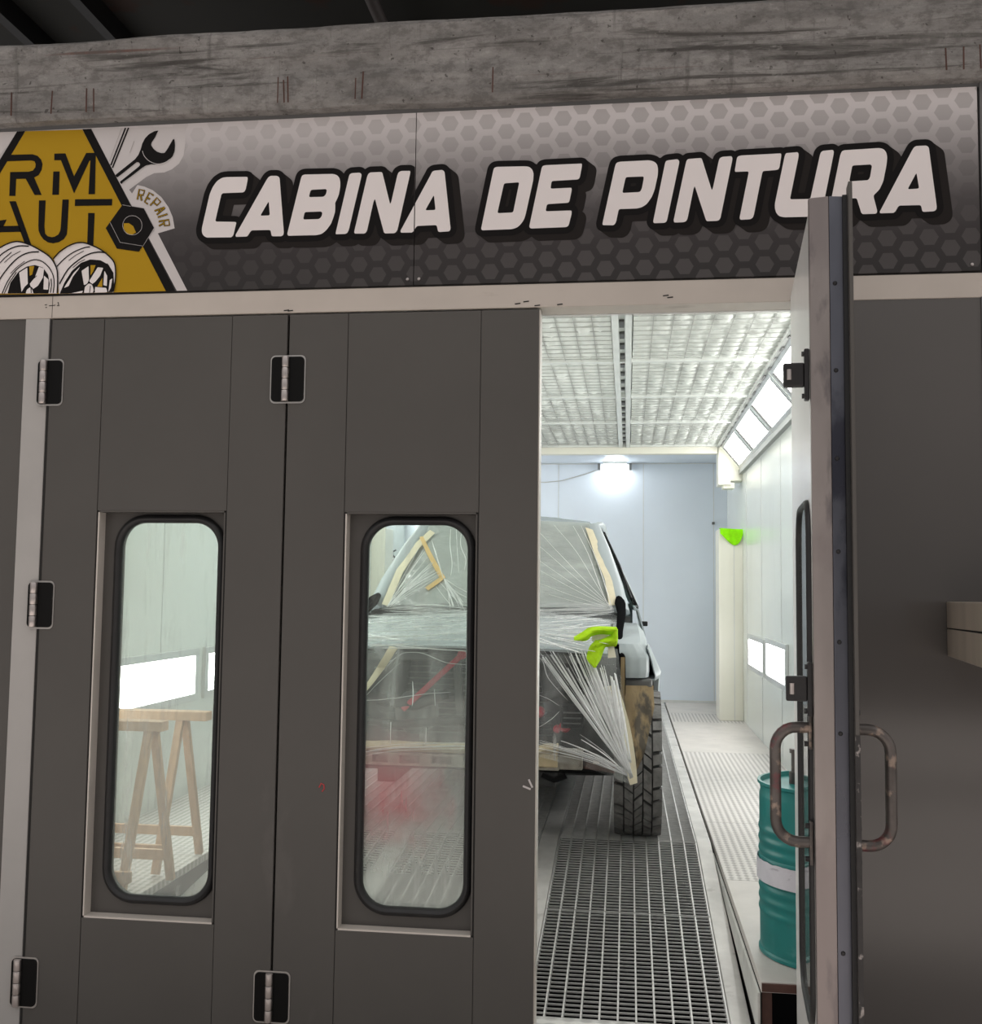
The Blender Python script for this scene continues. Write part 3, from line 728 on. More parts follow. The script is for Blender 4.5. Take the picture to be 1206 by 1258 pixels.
# ================================================================ SIGN
SIGN_LETTERS = {
 'C': [[(-1400,3030),(-1401,3014),(-1407,2981),(-1414,2971),(-1494,2971),(-1500,2967),(-1521,2864),(-1443,2860),(-1439,2857),(-1449,2810),(-1456,2802),(-1552,2804),(-1564,2811),(-1571,2823),(-1572,2839),(-1546,2968),(-1535,2996),(-1519,3018),(-1500,3030),(-1482,3032)]],
 'A': [[(-1313,3030),(-1287,3029),(-1278,3022),(-1256,2813),(-1258,2804),(-1265,2800),(-1302,2801),(-1307,2825),(-1381,2826),(-1395,2803),(-1439,2803),(-1441,2810),(-1329,3013),(-1321,3025)],[(-1317,2934),(-1311,2880),(-1348,2880)]],
 'B': [[(-1192,3027),(-1183,3030),(-1076,3028),(-1060,3023),(-1050,3011),(-1047,2995),(-1047,2977),(-1051,2950),(-1058,2932),(-1065,2918),(-1064,2909),(-1064,2886),(-1070,2864),(-1078,2841),(-1094,2819),(-1112,2804),(-1131,2800),(-1239,2801),(-1243,2808),(-1196,3017)],[(-1158,2971),(-1101,2972),(-1097,2967),(-1100,2952),(-1109,2943),(-1165,2944)],[(-1179,2888),(-1117,2888),(-1112,2883),(-1114,2870),(-1123,2860),(-1184,2860)]],
 'I': [[(-1005,3028),(-975,3029),(-968,3023),(-968,3015),(-1011,2816),(-1016,2805),(-1023,2801),(-1059,2801),(-1060,2806),(-1015,3017),(-1012,3024)]],
 'N': [[(-936,3028),(-891,3028),(-859,2906),(-855,2915),(-834,3014),(-830,3024),(-821,3029),(-786,3028),(-787,3017),(-830,2810),(-835,2802),(-841,2798),(-875,2798),(-880,2802),(-916,2929),(-921,2918),(-943,2810),(-950,2800),(-988,2801),(-991,2806),(-947,3012),(-943,3022)]],
 'A2': [[(-699,3025),(-668,3027),(-660,3019),(-635,2809),(-637,2801),(-642,2798),(-680,2797),(-686,2823),(-759,2822),(-770,2804),(-776,2798),(-817,2799),(-819,2806),(-710,3012),(-706,3021)],[(-698,2935),(-691,2879),(-729,2879)]],
 'D': [[(-477,3028),(-468,3030),(-369,3028),(-354,3026),(-343,3017),(-337,3002),(-338,2976),(-363,2856),(-369,2834),(-380,2817),(-393,2805),(-411,2799),(-520,2798),(-524,2804),(-483,3015),(-481,3023)],[(-443,2968),(-388,2970),(-409,2860),(-466,2859)]],
 'E': [[(-304,3027),(-295,3029),(-164,3030),(-165,3018),(-171,2983),(-175,2974),(-182,2972),(-272,2970),(-276,2942),(-200,2943),(-201,2930),(-208,2895),(-211,2889),(-220,2888),(-288,2886),(-293,2860),(-200,2860),(-200,2848),(-209,2811),(-212,2804),(-219,2800),(-345,2799),(-351,2805),(-310,3010),(-308,3020)]],
 'P': [[(-41,3028),(-30,3031),(72,3032),(89,3027),(100,3016),(103,2998),(102,2976),(91,2924),(81,2898),(64,2874),(47,2863),(30,2859),(-34,2859),(-43,2814),(-47,2806),(-53,2801),(-90,2803),(-91,2809),(-48,3013),(-45,3023)],[(-10,2974),(53,2974),(53,2965),(47,2932),(42,2921),(36,2918),(-22,2917)]],
 'I2': [[(136,3029),(171,3032),(177,3024),(176,3015),(135,2817),(132,2808),(125,2804),(89,2804),(86,2810),(127,3017),(130,3026)]],
 'N2': [[(207,3031),(254,3033),(289,2914),(293,2925),(313,3020),(317,3030),(325,3034),(356,3035),(360,3029),(359,3019),(318,2815),(313,2807),(305,2805),(272,2805),(268,2810),(230,2933),(226,2923),(205,2817),(201,2808),(192,2804),(159,2804),(157,2812),(199,3014),(202,3025)]],
 'T': [[(379,3033),(388,3036),(526,3038),(526,3028),(520,2989),(516,2981),(507,2979),(463,2977),(460,2965),(432,2823),(428,2812),(420,2807),(387,2806),(383,2812),(416,2978),(369,2978),(368,2984),(374,3021),(376,3029)]],
 'U': [[(543,3038),(582,3040),(585,3032),(584,3021),(554,2873),(617,2872),(623,2875),(656,3025),(659,3035),(666,3041),(699,3043),(703,3038),(702,3027),(666,2849),(659,2824),(649,2813),(633,2809),(535,2810),(518,2814),(508,2825),(503,2842),(503,2859),(537,3025),(540,3034)]],
 'R': [[(730,3037),(738,3040),(854,3043),(868,3039),(877,3027),(880,3010),(877,2982),(866,2926),(853,2897),(832,2876),(844,2823),(843,2815),(838,2812),(796,2812),(791,2818),(777,2869),(744,2869),(735,2822),(727,2812),(684,2812),(682,2817),(724,3023)],[(764,2985),(825,2986),(829,2980),(822,2941),(816,2931),(753,2929)]],
 'A3': [[(976,3045),(1010,3045),(1017,3038),(1039,2831),(1038,2820),(1030,2814),(992,2813),(988,2837),(915,2838),(904,2818),(898,2813),(854,2813),(852,2818),(962,3030),(968,3040)],[(975,2951),(983,2895),(945,2894)]],
}
LOGO = {
 'yellow': [[(-2293,3245),(-2061,3241),(-1700,2598),(-2664,2614),(-2392,3078)]],
 'border': [[(-2061,3242),(-2025,3242),(-1664,2598),(-1700,2598)],[(-2327,3245),(-2293,3245),(-2664,2614),(-2705,2615)]],
 'white': [[(-2028,3244),(-1654,3233),(-1648,3171),(-1654,3122),(-1670,3092),(-1698,3071),(-1728,3060),(-1767,3059),(-1798,3045),(-1864,2999),(-1852,2984),(-1832,3016),(-1805,3009),(-1771,2994),(-1736,2966),(-1706,2926),(-1688,2887),(-1679,2844),(-1744,2827),(-1617,2598),(-1658,2599)],[(-2417,3247),(-2327,3245),(-2396,3153),(-2411,3124)]],
 'logoR': [[(-2361,3154),(-2259,3152),(-2238,3145),(-2223,3130),(-2216,3112),(-2219,3089),(-2230,3069),(-2248,3061),(-2214,2991),(-2243,2992),(-2282,3057),(-2321,3058),(-2321,2991),(-2346,2992),(-2347,3086),(-2272,3084),(-2254,3088),(-2245,3100),(-2244,3113),(-2249,3124),(-2262,3128),(-2374,3129)]],
 'logoM': [[(-2170,3151),(-2125,3150),(-2086,3059),(-2041,3148),(-2006,3147),(-2002,3139),(-1999,2986),(-2025,2987),(-2023,3118),(-2027,3116),(-2083,2992),(-2142,3124),(-2169,3125)],[(-2171,3081),(-2145,3080),(-2144,2989),(-2171,2990)]],
 'logoA': [[(-2345,2971),(-2318,2970),(-2244,2791),(-2270,2795)],[(-2395,2875),(-2301,2874),(-2289,2850),(-2393,2851)],[(-2379,2897),(-2352,2900),(-2365,2872),(-2394,2871)],[(-2378,2850),(-2398,2798),(-2425,2798),(-2404,2852)]],
 'logoU': [[(-2224,2970),(-2197,2969),(-2197,2866),(-2193,2840),(-2182,2829),(-2165,2825),(-2153,2827),(-2139,2835),(-2132,2850),(-2131,2864),(-2129,2970),(-2103,2969),(-2104,2861),(-2105,2834),(-2116,2816),(-2136,2805),(-2160,2801),(-2181,2806),(-2198,2817),(-2211,2833),(-2220,2852),(-2222,2871)]],
 'logoT': [[(-2078,2969),(-1929,2965),(-1929,2940),(-2078,2943)],[(-2023,2914),(-1997,2913),(-1997,2785),(-2022,2796)]],
 'nut': [[(-1887,2941),(-1802,2924),(-1758,2846),(-1815,2758),(-1903,2773),(-1950,2853)]],
 'nutyel': [[(-1879,2869),(-1859,2869),(-1841,2857),(-1829,2832),(-1846,2823),(-1866,2830),(-1879,2850)]],
 'wrench': [[(-1756,3223),(-1768,3197),(-1781,3178),(-1783,3168),(-1772,3152),(-1758,3141),(-1742,3135),(-1728,3135),(-1718,3149),(-1696,3188),(-1691,3185),(-1688,3164),(-1689,3140),(-1696,3120),(-1711,3105),(-1735,3094),(-1759,3092),(-1780,3093),(-1799,3090),(-1815,3081),(-1895,3021),(-1902,3030),(-1826,3088),(-1823,3095),(-1829,3103),(-1837,3104),(-1913,3047),(-1921,3057),(-1845,3115),(-1832,3131),(-1823,3154),(-1818,3175),(-1808,3195),(-1793,3210),(-1772,3221)]],
 'tiretop': [[(-2153,2739),(-2130,2764),(-2098,2785),(-2066,2797),(-2034,2798),(-2001,2787),(-1964,2769),(-1931,2744),(-1909,2719),(-1902,2687),(-1902,2645),(-1909,2602),(-2127,2606),(-2137,2698)],[(-2402,2772),(-2378,2785),(-2353,2798),(-2321,2809),(-2288,2809),(-2242,2793),(-2200,2770),(-2170,2750),(-2149,2725),(-2135,2694),(-2131,2647),(-2131,2606),(-2462,2614),(-2463,2659),(-2454,2703),(-2436,2741)]],
 'rimblk': [[(-2123,2606),(-2105,2650),(-2078,2692),(-2043,2722),(-2007,2734),(-1966,2730),(-1933,2712),(-1912,2680),(-1908,2637),(-1913,2602)],[(-2332,2611),(-2322,2652),(-2291,2694),(-2259,2713),(-2226,2718),(-2193,2707),(-2171,2679),(-2163,2644),(-2166,2607)]],
 'spoke': [[(-2039,2691),(-2012,2708),(-2008,2655),(-2015,2640),(-2027,2636)],[(-1975,2703),(-1953,2700),(-1964,2670),(-1983,2647),(-1995,2639),(-2007,2651)],[(-1948,2689),(-1936,2669),(-1936,2630),(-1950,2634)],[(-2082,2605),(-2030,2615),(-2034,2604)],[(-1982,2628),(-1938,2623),(-1933,2607),(-1985,2602)],[(-2288,2690),(-2256,2709),(-2251,2646),(-2263,2635),(-2275,2615)],[(-2209,2711),(-2188,2703),(-2191,2668),(-2210,2637),(-2234,2622),(-2243,2646),(-2224,2669)],[(-2187,2676),(-2168,2660),(-2168,2621),(-2187,2623)],[(-2026,2603),(-2023,2629),(-2009,2642),(-1993,2639),(-1986,2620),(-1991,2603)],[(-2258,2609),(-2254,2623),(-2242,2632),(-2230,2626),(-2225,2608)],[(-1925,2653),(-1915,2659),(-1920,2622),(-1929,2607)],[(-2106,2627),(-2100,2638),(-2070,2684),(-2046,2707),(-2050,2699),(-2073,2669),(-2088,2634)]],
 'rimyel': [[(-2004,2712),(-1984,2711),(-1993,2686),(-2002,2673)],[(-1955,2662),(-1954,2627),(-1974,2629)],[(-2248,2713),(-2228,2714),(-2235,2681),(-2245,2677)]],
}
LOGO_STROKES = [
 ('blk',3.4,[(-2153,2739),(-2130,2764),(-2098,2785),(-2066,2797),(-2034,2798),(-2001,2787),(-1964,2769),(-1931,2744),(-1909,2719),(-1902,2687),(-1902,2645),(-1909,2602)]),
 ('blk',3.4,[(-2462,2615),(-2463,2659),(-2454,2703),(-2436,2741),(-2402,2772),(-2378,2785),(-2353,2798),(-2321,2809),(-2288,2809),(-2242,2793),(-2200,2770),(-2170,2750),(-2149,2725),(-2135,2694),(-2131,2647),(-2131,2607)]),
 ('blk',2.8,[(-2138,2711),(-2109,2740),(-2073,2764),(-2033,2779),(-2009,2782)]),
 ('blk',3.4,[(-2125,2643),(-2094,2697),(-2055,2731),(-2016,2753),(-1976,2761),(-1943,2757)]),
 ('blk',1.7,[(-2092,2732),(-2064,2752),(-2033,2767)]),
 ('blk',1.7,[(-2074,2704),(-2051,2723),(-2027,2734)]),
 ('blk',3.1,[(-2425,2651),(-2415,2705),(-2376,2752),(-2336,2780),(-2295,2793),(-2254,2791)]),
 ('blk',3.4,[(-2386,2613),(-2371,2657),(-2333,2711),(-2293,2749),(-2253,2766),(-2212,2768)]),
 ('blk',2.3,[(-2375,2722),(-2351,2747),(-2323,2770)]),
 ('blk',1.7,[(-2350,2731),(-2318,2758),(-2286,2773)]),
 ('blk',1.7,[(-2323,2687),(-2300,2710),(-2268,2733)]),
 ('blk',2.5,[(-2353,2611),(-2334,2656),(-2303,2698),(-2267,2725),(-2231,2738),(-2198,2731),(-2168,2706),(-2150,2675),(-2145,2643),(-2147,2608)]),
 ('blk',2.3,[(-2344,2611),(-2326,2652),(-2299,2692)]),
 ('blk',2.3,[(-2158,2609),(-2155,2636),(-2158,2663)]),
 ('blk',2.3,[(-1926,2669),(-1920,2688),(-1938,2716)]),
 ('blk',2.5,[(-2255,2630),(-2245,2634),(-2232,2628),(-2225,2610)]),
 ('blk',2.5,[(-2028,2625),(-2011,2642),(-1993,2637),(-1983,2608)]),
 ('blk',2.0,[(-2249,2677),(-2241,2654),(-2216,2676)]),
 ('blk',2.0,[(-2238,2634),(-2235,2610)]),
 ('blk',2.0,[(-2001,2632),(-2003,2605)]),
 ('wht',1.3,[(-1933,2874),(-1890,2796),(-1799,2779),(-1758,2846)]),
 ('wht',1.1,[(-1887,2940),(-1853,2933)]),
 ('blk',4.0,[(-1887,3239),(-1940,3096)]),
 ('blk',4.0,[(-1875,3239),(-1933,3086)]),
 ('gry',2.0,[(-1903,3237),(-1946,3112)]),
 ('gry',2.3,[(-1851,3186),(-1866,3141)]),
 ('wht',2.0,[(-1816,3146),(-1811,3132),(-1803,3120),(-1789,3107),(-1770,3097),(-1748,3093),(-1722,3099),(-1706,3110)]),
 ('wht',1.4,[(-1801,3086),(-1817,3075),(-1890,3026)]),
 ('wht',1.4,[(-1806,2859),(-1807,2847),(-1812,2837),(-1821,2829),(-1831,2824),(-1843,2823),(-1855,2825),(-1866,2830),(-1875,2839),(-1880,2850),(-1883,2861),(-1881,2873),(-1876,2883),(-1868,2891),(-1858,2896),(-1846,2897),(-1834,2895),(-1823,2889),(-1814,2881),(-1808,2870),(-1806,2859)]),
 ('rb',7.1,[(-1829,2959),(-1823,2998),(-1802,2992),(-1807,2975),(-1826,2978)]),
 ('ry',2.8,[(-1829,2959),(-1823,2998),(-1802,2992),(-1807,2975),(-1826,2978)]),
 ('rb',7.1,[(-1817,2976),(-1812,2954)]),
 ('ry',2.8,[(-1817,2976),(-1812,2954)]),
 ('rb',7.1,[(-1787,2940),(-1800,2949),(-1783,2984),(-1765,2972)]),
 ('ry',2.8,[(-1787,2940),(-1800,2949),(-1783,2984),(-1765,2972)]),
 ('rb',7.1,[(-1792,2966),(-1779,2958)]),
 ('ry',2.8,[(-1792,2966),(-1779,2958)]),
 ('rb',7.1,[(-1778,2934),(-1752,2963),(-1737,2947),(-1751,2934),(-1766,2947)]),
 ('ry',2.8,[(-1778,2934),(-1752,2963),(-1737,2947),(-1751,2934),(-1766,2947)]),
 ('rb',7.1,[(-1760,2913),(-1721,2925),(-1719,2923),(-1751,2898)]),
 ('ry',2.8,[(-1760,2913),(-1721,2925),(-1719,2923),(-1751,2898)]),
 ('rb',7.1,[(-1746,2918),(-1739,2906)]),
 ('ry',2.8,[(-1746,2918),(-1739,2906)]),
 ('rb',7.1,[(-1746,2888),(-1708,2899)]),
 ('ry',2.8,[(-1746,2888),(-1708,2899)]),
 ('rb',7.1,[(-1742,2872),(-1702,2877),(-1699,2856),(-1718,2855),(-1722,2874)]),
 ('ry',2.8,[(-1742,2872),(-1702,2877),(-1699,2856),(-1718,2855),(-1722,2874)]),
 ('rb',7.1,[(-1720,2865),(-1740,2855)]),
 ('ry',2.8,[(-1720,2865),(-1740,2855)]),
]
SEAM = -.768
def mm(r): return [(x / 1000, z / 1000) for x, z in r]
LET = {k: [soften(mm(r), .006) for r in v] for k, v in SIGN_LETTERS.items()}

def clip_x(ring, x, keep_left):
    out = []; n = len(ring)
    ins = (lambda p: p[0] <= x) if keep_left else (lambda p: p[0] >= x)
    for i in range(n):
        a, c = ring[i-1], ring[i]
        if ins(a) != ins(c):
            t = (x - a[0]) / (c[0] - a[0]); out.append((x, a[1] + t * (c[1] - a[1])))
        if ins(c): out.append(c)
    return out

def clip_z(ring, z0, z1):
    for z, up in ((z0, False), (z1, True)):
        out = []; n = len(ring)
        ins = (lambda p: p[1] <= z) if up else (lambda p: p[1] >= z)
        for i in range(n):
            a, c = ring[i-1], ring[i]
            if ins(a) != ins(c):
                t = (z - a[1]) / (c[1] - a[1]); out.append((a[0] + t * (c[0] - a[0]), z))
            if ins(c): out.append(c)
        ring = out
    return ring

def sdf_field(X, Z, rings):
    d = np.full(X.shape, 9.0); inside = np.zeros(X.shape, bool)
    for r in rings:
        n = len(r)
        for i in range(n):
            ax, az = r[i-1]; bx, bz = r[i]
            dx, dz = bx - ax, bz - az; L2 = dx*dx + dz*dz
            if L2 < 1e-12: continue
            t = np.clip(((X - ax) * dx + (Z - az) * dz) / L2, 0, 1)
            d = np.minimum(d, np.hypot(X - ax - t * dx, Z - az - t * dz))
            if az != bz:
                c = ((az > Z) != (bz > Z)) & (X < (bx - ax) * (Z - az) / (bz - az) + ax)
                inside ^= c
    return np.where(inside, -d, d)

def iso_mesh(X, Z, F, y):
    """polygons of the region F < 0 on the grid (marching squares, runs of full cells merged)"""
    b = MB(); nz, nx = F.shape; V = {}; vs = []; fs = []
    def vid(p):
        k = (round(p[0], 5), round(p[1], 5))
        if k not in V: V[k] = len(vs); vs.append((k[0], y, k[1]))
        return V[k]
    for j in range(nz - 1):
        i = 0
        while i < nx - 1:
            c = [(i, j), (i+1, j), (i+1, j+1), (i, j+1)]; f = [F[q[1], q[0]] for q in c]
            if all(a < 0 for a in f):
                k = i
                while k < nx - 1 and F[j, k] < 0 and F[j, k+1] < 0 and F[j+1, k] < 0 and F[j+1, k+1] < 0: k += 1
                fs.append((vid((X[j, i], Z[j, i])), vid((X[j, k], Z[j, k])), vid((X[j+1, k], Z[j+1, k])), vid((X[j+1, i], Z[j+1, i]))))
                i = k; continue
            if any(a < 0 for a in f):
                pl = []
                for q in range(4):
                    a, e = c[q], c[(q+1) % 4]; fa, fe = f[q], f[(q+1) % 4]
                    pa = (X[a[1], a[0]], Z[a[1], a[0]]); pe = (X[e[1], e[0]], Z[e[1], e[0]])
                    if fa < 0: pl.append(pa)
                    if (fa < 0) != (fe < 0):
                        t = fa / (fa - fe); pl.append((pa[0] + t * (pe[0] - pa[0]), pa[1] + t * (pe[1] - pa[1])))
                ids = []
                for p_ in pl:
                    v_ = vid(p_)
                    if not ids or ids[-1] != v_: ids.append(v_)
                if len(ids) > 1 and ids[0] == ids[-1]: ids.pop()
                if len(ids) >= 3: fs.append(tuple(ids))
            i += 1
    b.v = vs; b.f = fs
    return b

def sign_layers(names, x0, x1, panel, yb):
    rings = [r for n_ in names for r in LET[n_]]
    H = .005
    xs = np.arange(x0, x1 + H * .5, H); zs = np.arange(2.70, 3.16, H)
    X, Z = np.meshgrid(xs, zs)
    F = np.full(X.shape, 9.0)
    for n_ in names: F = np.minimum(F, sdf_field(X, Z, LET[n_]))
    out = F - .0225
    sh = np.full(X.shape, 9.0)
    for t in (.25, .5, .75, 1.0):
        Fs = np.full(X.shape, 9.0)
        for n_ in names: Fs = np.minimum(Fs, sdf_field(X - .030 * t, Z + .024 * t, LET[n_]))
        sh = np.minimum(sh, Fs - .0215)
    iso_mesh(X, Z, sh, yb - .0010).build('lettering_shadow', M['ink_shadow'], panel, fixn=False)
    iso_mesh(X, Z, out, yb - .0018).build('lettering_outline', M['ink_black'], panel, fixn=False)

def flat(rings, y):
    b = MB(); b.poly(rings, lambda x, z: (x, y, z)); return b

YS = -.004
ZT0, ZT1 = 2.606, 3.246
pl = thing('sign_panel', (-1.9, 0, 2.606), 'left half of the printed sign with yellow triangle logo and the word CABINA', 'sign')
pr = thing('sign_panel', (.2, 0, 2.606), 'right half of the printed sign reading DE PINTURA over grey honeycomb', 'sign')
MB().box(-3.05, SEAM - .0015, YS, .0115, ZT0, ZT1).build('board', M['sign'], pl)
MB().box(SEAM + .0015, 1.178, YS, .0115, ZT0, ZT1).build('board', M['sign'], pr)
for pn, xs in ((pl, (-.79,)), (pr, (-.748, 1.15))):
    for x in xs:
        MB().lathe([(.0, 0), (.006, 0), (.005, .003), (0, .0035)], 12, Matrix.Translation((x, YS, 2.627)) @ Matrix.Rotation(math.pi/2, 4, 'X')).build('screw', M['hinge'], pn, smooth=True)
lefts, rights = ['C', 'A', 'B', 'I', 'N', 'A2'], ['A2', 'D', 'E', 'P', 'I2', 'N2', 'T', 'U', 'R', 'A3']
sign_layers(lefts, -1.66, SEAM - .0018, pl, YS)
sign_layers(rights, SEAM + .0018, 1.14, pr, YS)
for names, pn, side in ((lefts, pl, True), (rights, pr, False)):
    b = MB()
    for n_ in names:
        rs = LET[n_]
        if n_ == 'A2':
            rs = [clip_x(r, SEAM - .0018 if side else SEAM + .0018, side) for r in rs]; rs = [r for r in rs if len(r) > 2]
        b.poly(rs, lambda x, z: (x, YS - .0026, z))
    b.build('lettering', M['ink_white'], pn, fixn=False)
# logo
LG = {k: [clip_z(mm(r), ZT0, ZT1) for r in v] for k, v in LOGO.items()}
class Art:
    # one printed element of the logo: thin layers of ink in several colours, one mesh
    def __init__(s): s.b = MB(); s.mi = []
    def put(s, rings, ink, k, sm=0.0):
        for r in rings:
            n0 = len(s.b.f); s.b.poly([soften(r, sm) if sm else r], lambda x, z: (x, YS - .0006 * k, z)); s.mi += [ink] * (len(s.b.f) - n0)
        return s
    def line(s, code, ink, k, pick=lambda x, z: True, curve=False):
        for c_, w_, pts in LOGO_STROKES:
            if c_ != code or not pick(pts[0][0] / 1000, pts[0][1] / 1000): continue
            P_ = [Vector((x / 1000, z / 1000)) for x, z in pts]; hw = w_ / 2000 * (1.5 if code == 'blk' else 1.0)
            if curve and len(P_) > 3:
                Q = []
                for i in range(len(P_) - 1):
                    p0, p1, p2, p3 = P_[max(i-1, 0)], P_[i], P_[i+1], P_[min(i+2, len(P_)-1)]
                    for t in (0, .33, .66): Q.append(.5 * ((2*p1) + (p2-p0)*t + (2*p0-5*p1+4*p2-p3)*t*t + (-p0+3*p1-3*p2+p3)*t**3))
                P_ = Q + [P_[-1]]
            vs = []; fs = []
            for i, p_ in enumerate(P_):
                d = (P_[min(i+1, len(P_)-1)] - P_[max(i-1, 0)]).normalized(); n_ = Vector((-d.y, d.x)) * hw
                for q in (p_ + n_, p_ - n_): vs.append((q.x, YS - .0006 * k, min(max(q.y, ZT0), ZT1)))
            for i in range(len(P_) - 1): fs.append((2*i, 2*i+1, 2*i+3, 2*i+2))
            s.b.add(vs, fs); s.mi += [ink] * len(fs)
        return s
    def build(s, name):
        inks = sorted(set(s.mi)); o = s.b.build(name, M[inks[0]], pl, fixn=False)
        for m_ in inks[1:]: o.data.materials.append(M[m_])
        for p_, m_ in zip(o.data.polygons, s.mi): p_.material_index = inks.index(m_)
        return o
K, Wh, Ye, Hl = 'ink_black', 'ink_white', 'ink_yellow', 'ink_halo'
Art().put(LG['white'], Hl, 1).put(LG['yellow'], Ye, 2).put(LG['border'], K, 3).line('gry', 'ink_grey', 4).line('blk', K, 4, lambda x, z: z > 2.85).build('logo_triangle')
Art().put(sum([LG[k] for k in ('logoR', 'logoM', 'logoA', 'logoU', 'logoT')], []), K, 4).build('logo_lettering')
Art().put(LG['wrench'], K, 4, .003).line('wht', Hl, 5, lambda x, z: z > 3.0, True).build('logo_wrench')
Art().put(LG['nut'], K, 5).put(LG['nutyel'], Ye, 6).line('wht', Hl, 7, lambda x, z: z < 3.0).build('logo_nut')
Art().line('rb', K, 4).line('ry', Ye, 5).build('logo_repair_lettering')
XW = LG['tiretop'][0]; XW = min(p_[0] for p_ in XW) + .004
for right in (True, False):
    side = (lambda x, z: x > XW and z < 2.85) if right else (lambda x, z: x <= XW and z < 2.85)
    pk = lambda key: [r for r in LG[key] if side(sum(p_[0] for p_ in r) / len(r), 0)]
    k0 = 5 if right else 10
    Art().put(pk('tiretop'), Wh, k0, .003).put(pk('rimblk'), K, k0 + 1, .003).put(pk('spoke'), Wh, k0 + 2, .002).put(pk('rimyel'), Ye, k0 + 2).line('blk', K, k0 + 3, side, True).build('logo_wheel')

# ================================================================ FOLDING DOORS
def plate_hole(b, X0, X1, Z0, Z1, ring, y0, y1):
    """rectangular plate with a rounded hole, as a solid"""
    cx, cz = (X0 + X1) / 2, (Z0 + Z1) / 2
    out = []
    for x, z in ring:
        dx, dz = x - cx, z - cz
        k = min((X1 - cx) / abs(dx) if abs(dx) > 1e-6 else 9e9, (Z1 - cz) / abs(dz) if abs(dz) > 1e-6 else 9e9)
        out.append([cx + dx * k, cz + dz * k])
    n = len(ring)
    for c in ((X0, Z0), (X1, Z0), (X1, Z1), (X0, Z1)):
        k = min(range(n), key=lambda i: (out[i][0] - c[0])**2 + (out[i][1] - c[1])**2); out[k] = list(c)
    vs = [(x, y, z) for y in (y0, y1) for x, z in ring] + [(x, y, z) for y in (y0, y1) for x, z in out]
    fs = []
    for i in range(n):
        j = (i + 1) % n
        fs += [(i, j, 2*n + j, 2*n + i), (n + j, n + i, 3*n + i, 3*n + j), (i, n + i, n + j, j), (2*n + i, 2*n + j, 3*n + j, 3*n + i)]
    return b.add(vs, fs)

def leaf(t, x0, x1, rx0, rx1, z0, z1, rz0, rz1, pane, T=.10, inner=False):
    """one door leaf in the parent's own frame: outer face at y = 0, inner face at y = T"""
    g = .0015
    MB().box(x0, rx0 - g, 0, T - .004, z0, z1).build('stile', M['door_paint'], t, bevel=.002)
    MB().box(rx1 + g, x1, 0, T - .004, z0, z1).build('stile', M['door_paint'], t, bevel=.002)
    MB().box(rx0, rx1, .001, T - .004, rz1, z1).build('upper_panel', M['door_paint'], t, bevel=.002)
    MB().box(rx0, rx1, .001, T - .004, z0, rz0).build('lower_panel', M['door_paint'], t, bevel=.002)
    b = MB()
    for x in (rx0, rx1): b.box(x - .004, x + .004, .004, T - .01, z0 + .001, z1 - .001)
    b.build('joint', M['joint'], t)
    # recess: pale reveals, dark back plate with the window
    d = .05
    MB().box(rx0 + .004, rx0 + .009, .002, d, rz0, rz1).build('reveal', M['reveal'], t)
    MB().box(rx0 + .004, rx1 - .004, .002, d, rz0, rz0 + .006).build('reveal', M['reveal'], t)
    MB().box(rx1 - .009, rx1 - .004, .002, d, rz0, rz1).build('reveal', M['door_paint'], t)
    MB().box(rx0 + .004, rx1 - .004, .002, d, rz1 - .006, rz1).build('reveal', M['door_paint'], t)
    gx0, gx1 = rx0 + .068, rx1 - .028; gz0, gz1 = rz0 + .062, rz1 - .028
    if inner: gx0, gx1 = rx0 + .02, rx1 - .02
    ring = rrect(gx0, gx1, gz0, gz1, .105, 10)
    b = MB(); plate_hole(b, rx0 + .004, rx1 - .004, rz0, rz1, ring, d, T - .004)
    b.build('window_plate', M['door_paint'], t)
    b = MB().tube([(x, d - .004, z) for x, z in ring], .020, 10, closed=True, flat=.8)
    b.build('window_gasket', M['rubber'], t, smooth=True)
    if inner:
        MB().tube([(x, T + .001, z) for x, z in ring], .0125, 10, closed=True, flat=.75).build('window_gasket', M['rubber'], t, smooth=True)
    b = MB(); b.prism(rrect(gx0 + .004, gx1 - .004, gz0 + .004, gz1 - .004, .10, 8), lambda x, z: (x, T + .0005 if inner else T * .62, z), (0, .004, 0))
    b.build('window_pane', pane, t)
    if inner:
        b = MB().box(x0, rx0, T - .004, T, z0, z1).box(rx1, x1, T - .004, T, z0, z1).box(rx0, rx1, T - .004, T, rz1, z1).box(rx0, rx1, T - .004, T, z0, rz0)
        plate_hole(b, rx0, rx1, rz0, rz1, ring, T - .004, T)
        b.build('inner_skin', M['inner_white'], t)

def hinge(t, x, z, yf=0.0, wl=.058, wr=.064):
    h = .165
    b = MB(); b.prism(rrect(x - wl - .005, x + wr + .005, z - h/2 - .006, z + h/2 + .006, .018, 5), lambda a, c: (a, yf - .003, c), (0, .003, 0))
    hb = b.build('hinge', M['chrome'], t)
    b = MB(); b.prism(rrect(x - wl, x + wr, z - h/2, z + h/2, .015, 5), lambda a, c: (a, yf - .007, c), (0, .006, 0))
    b.build('hinge_plate', M['hinge_black'], hb)
    b = MB()
    for k in range(4):
        z0 = z - h/2 + k * h / 4 + .0015
        b.lathe([(.0, 0), (.0125, 0), (.0135, .002), (.0135, h/4 - .004), (.0125, h/4 - .002), (0, h/4 - .002)], 14, Matrix.Translation((x - .004, yf - .012, z0)), caps=False)
    b.build('hinge_knuckle', M['hinge'], hb, smooth=True)

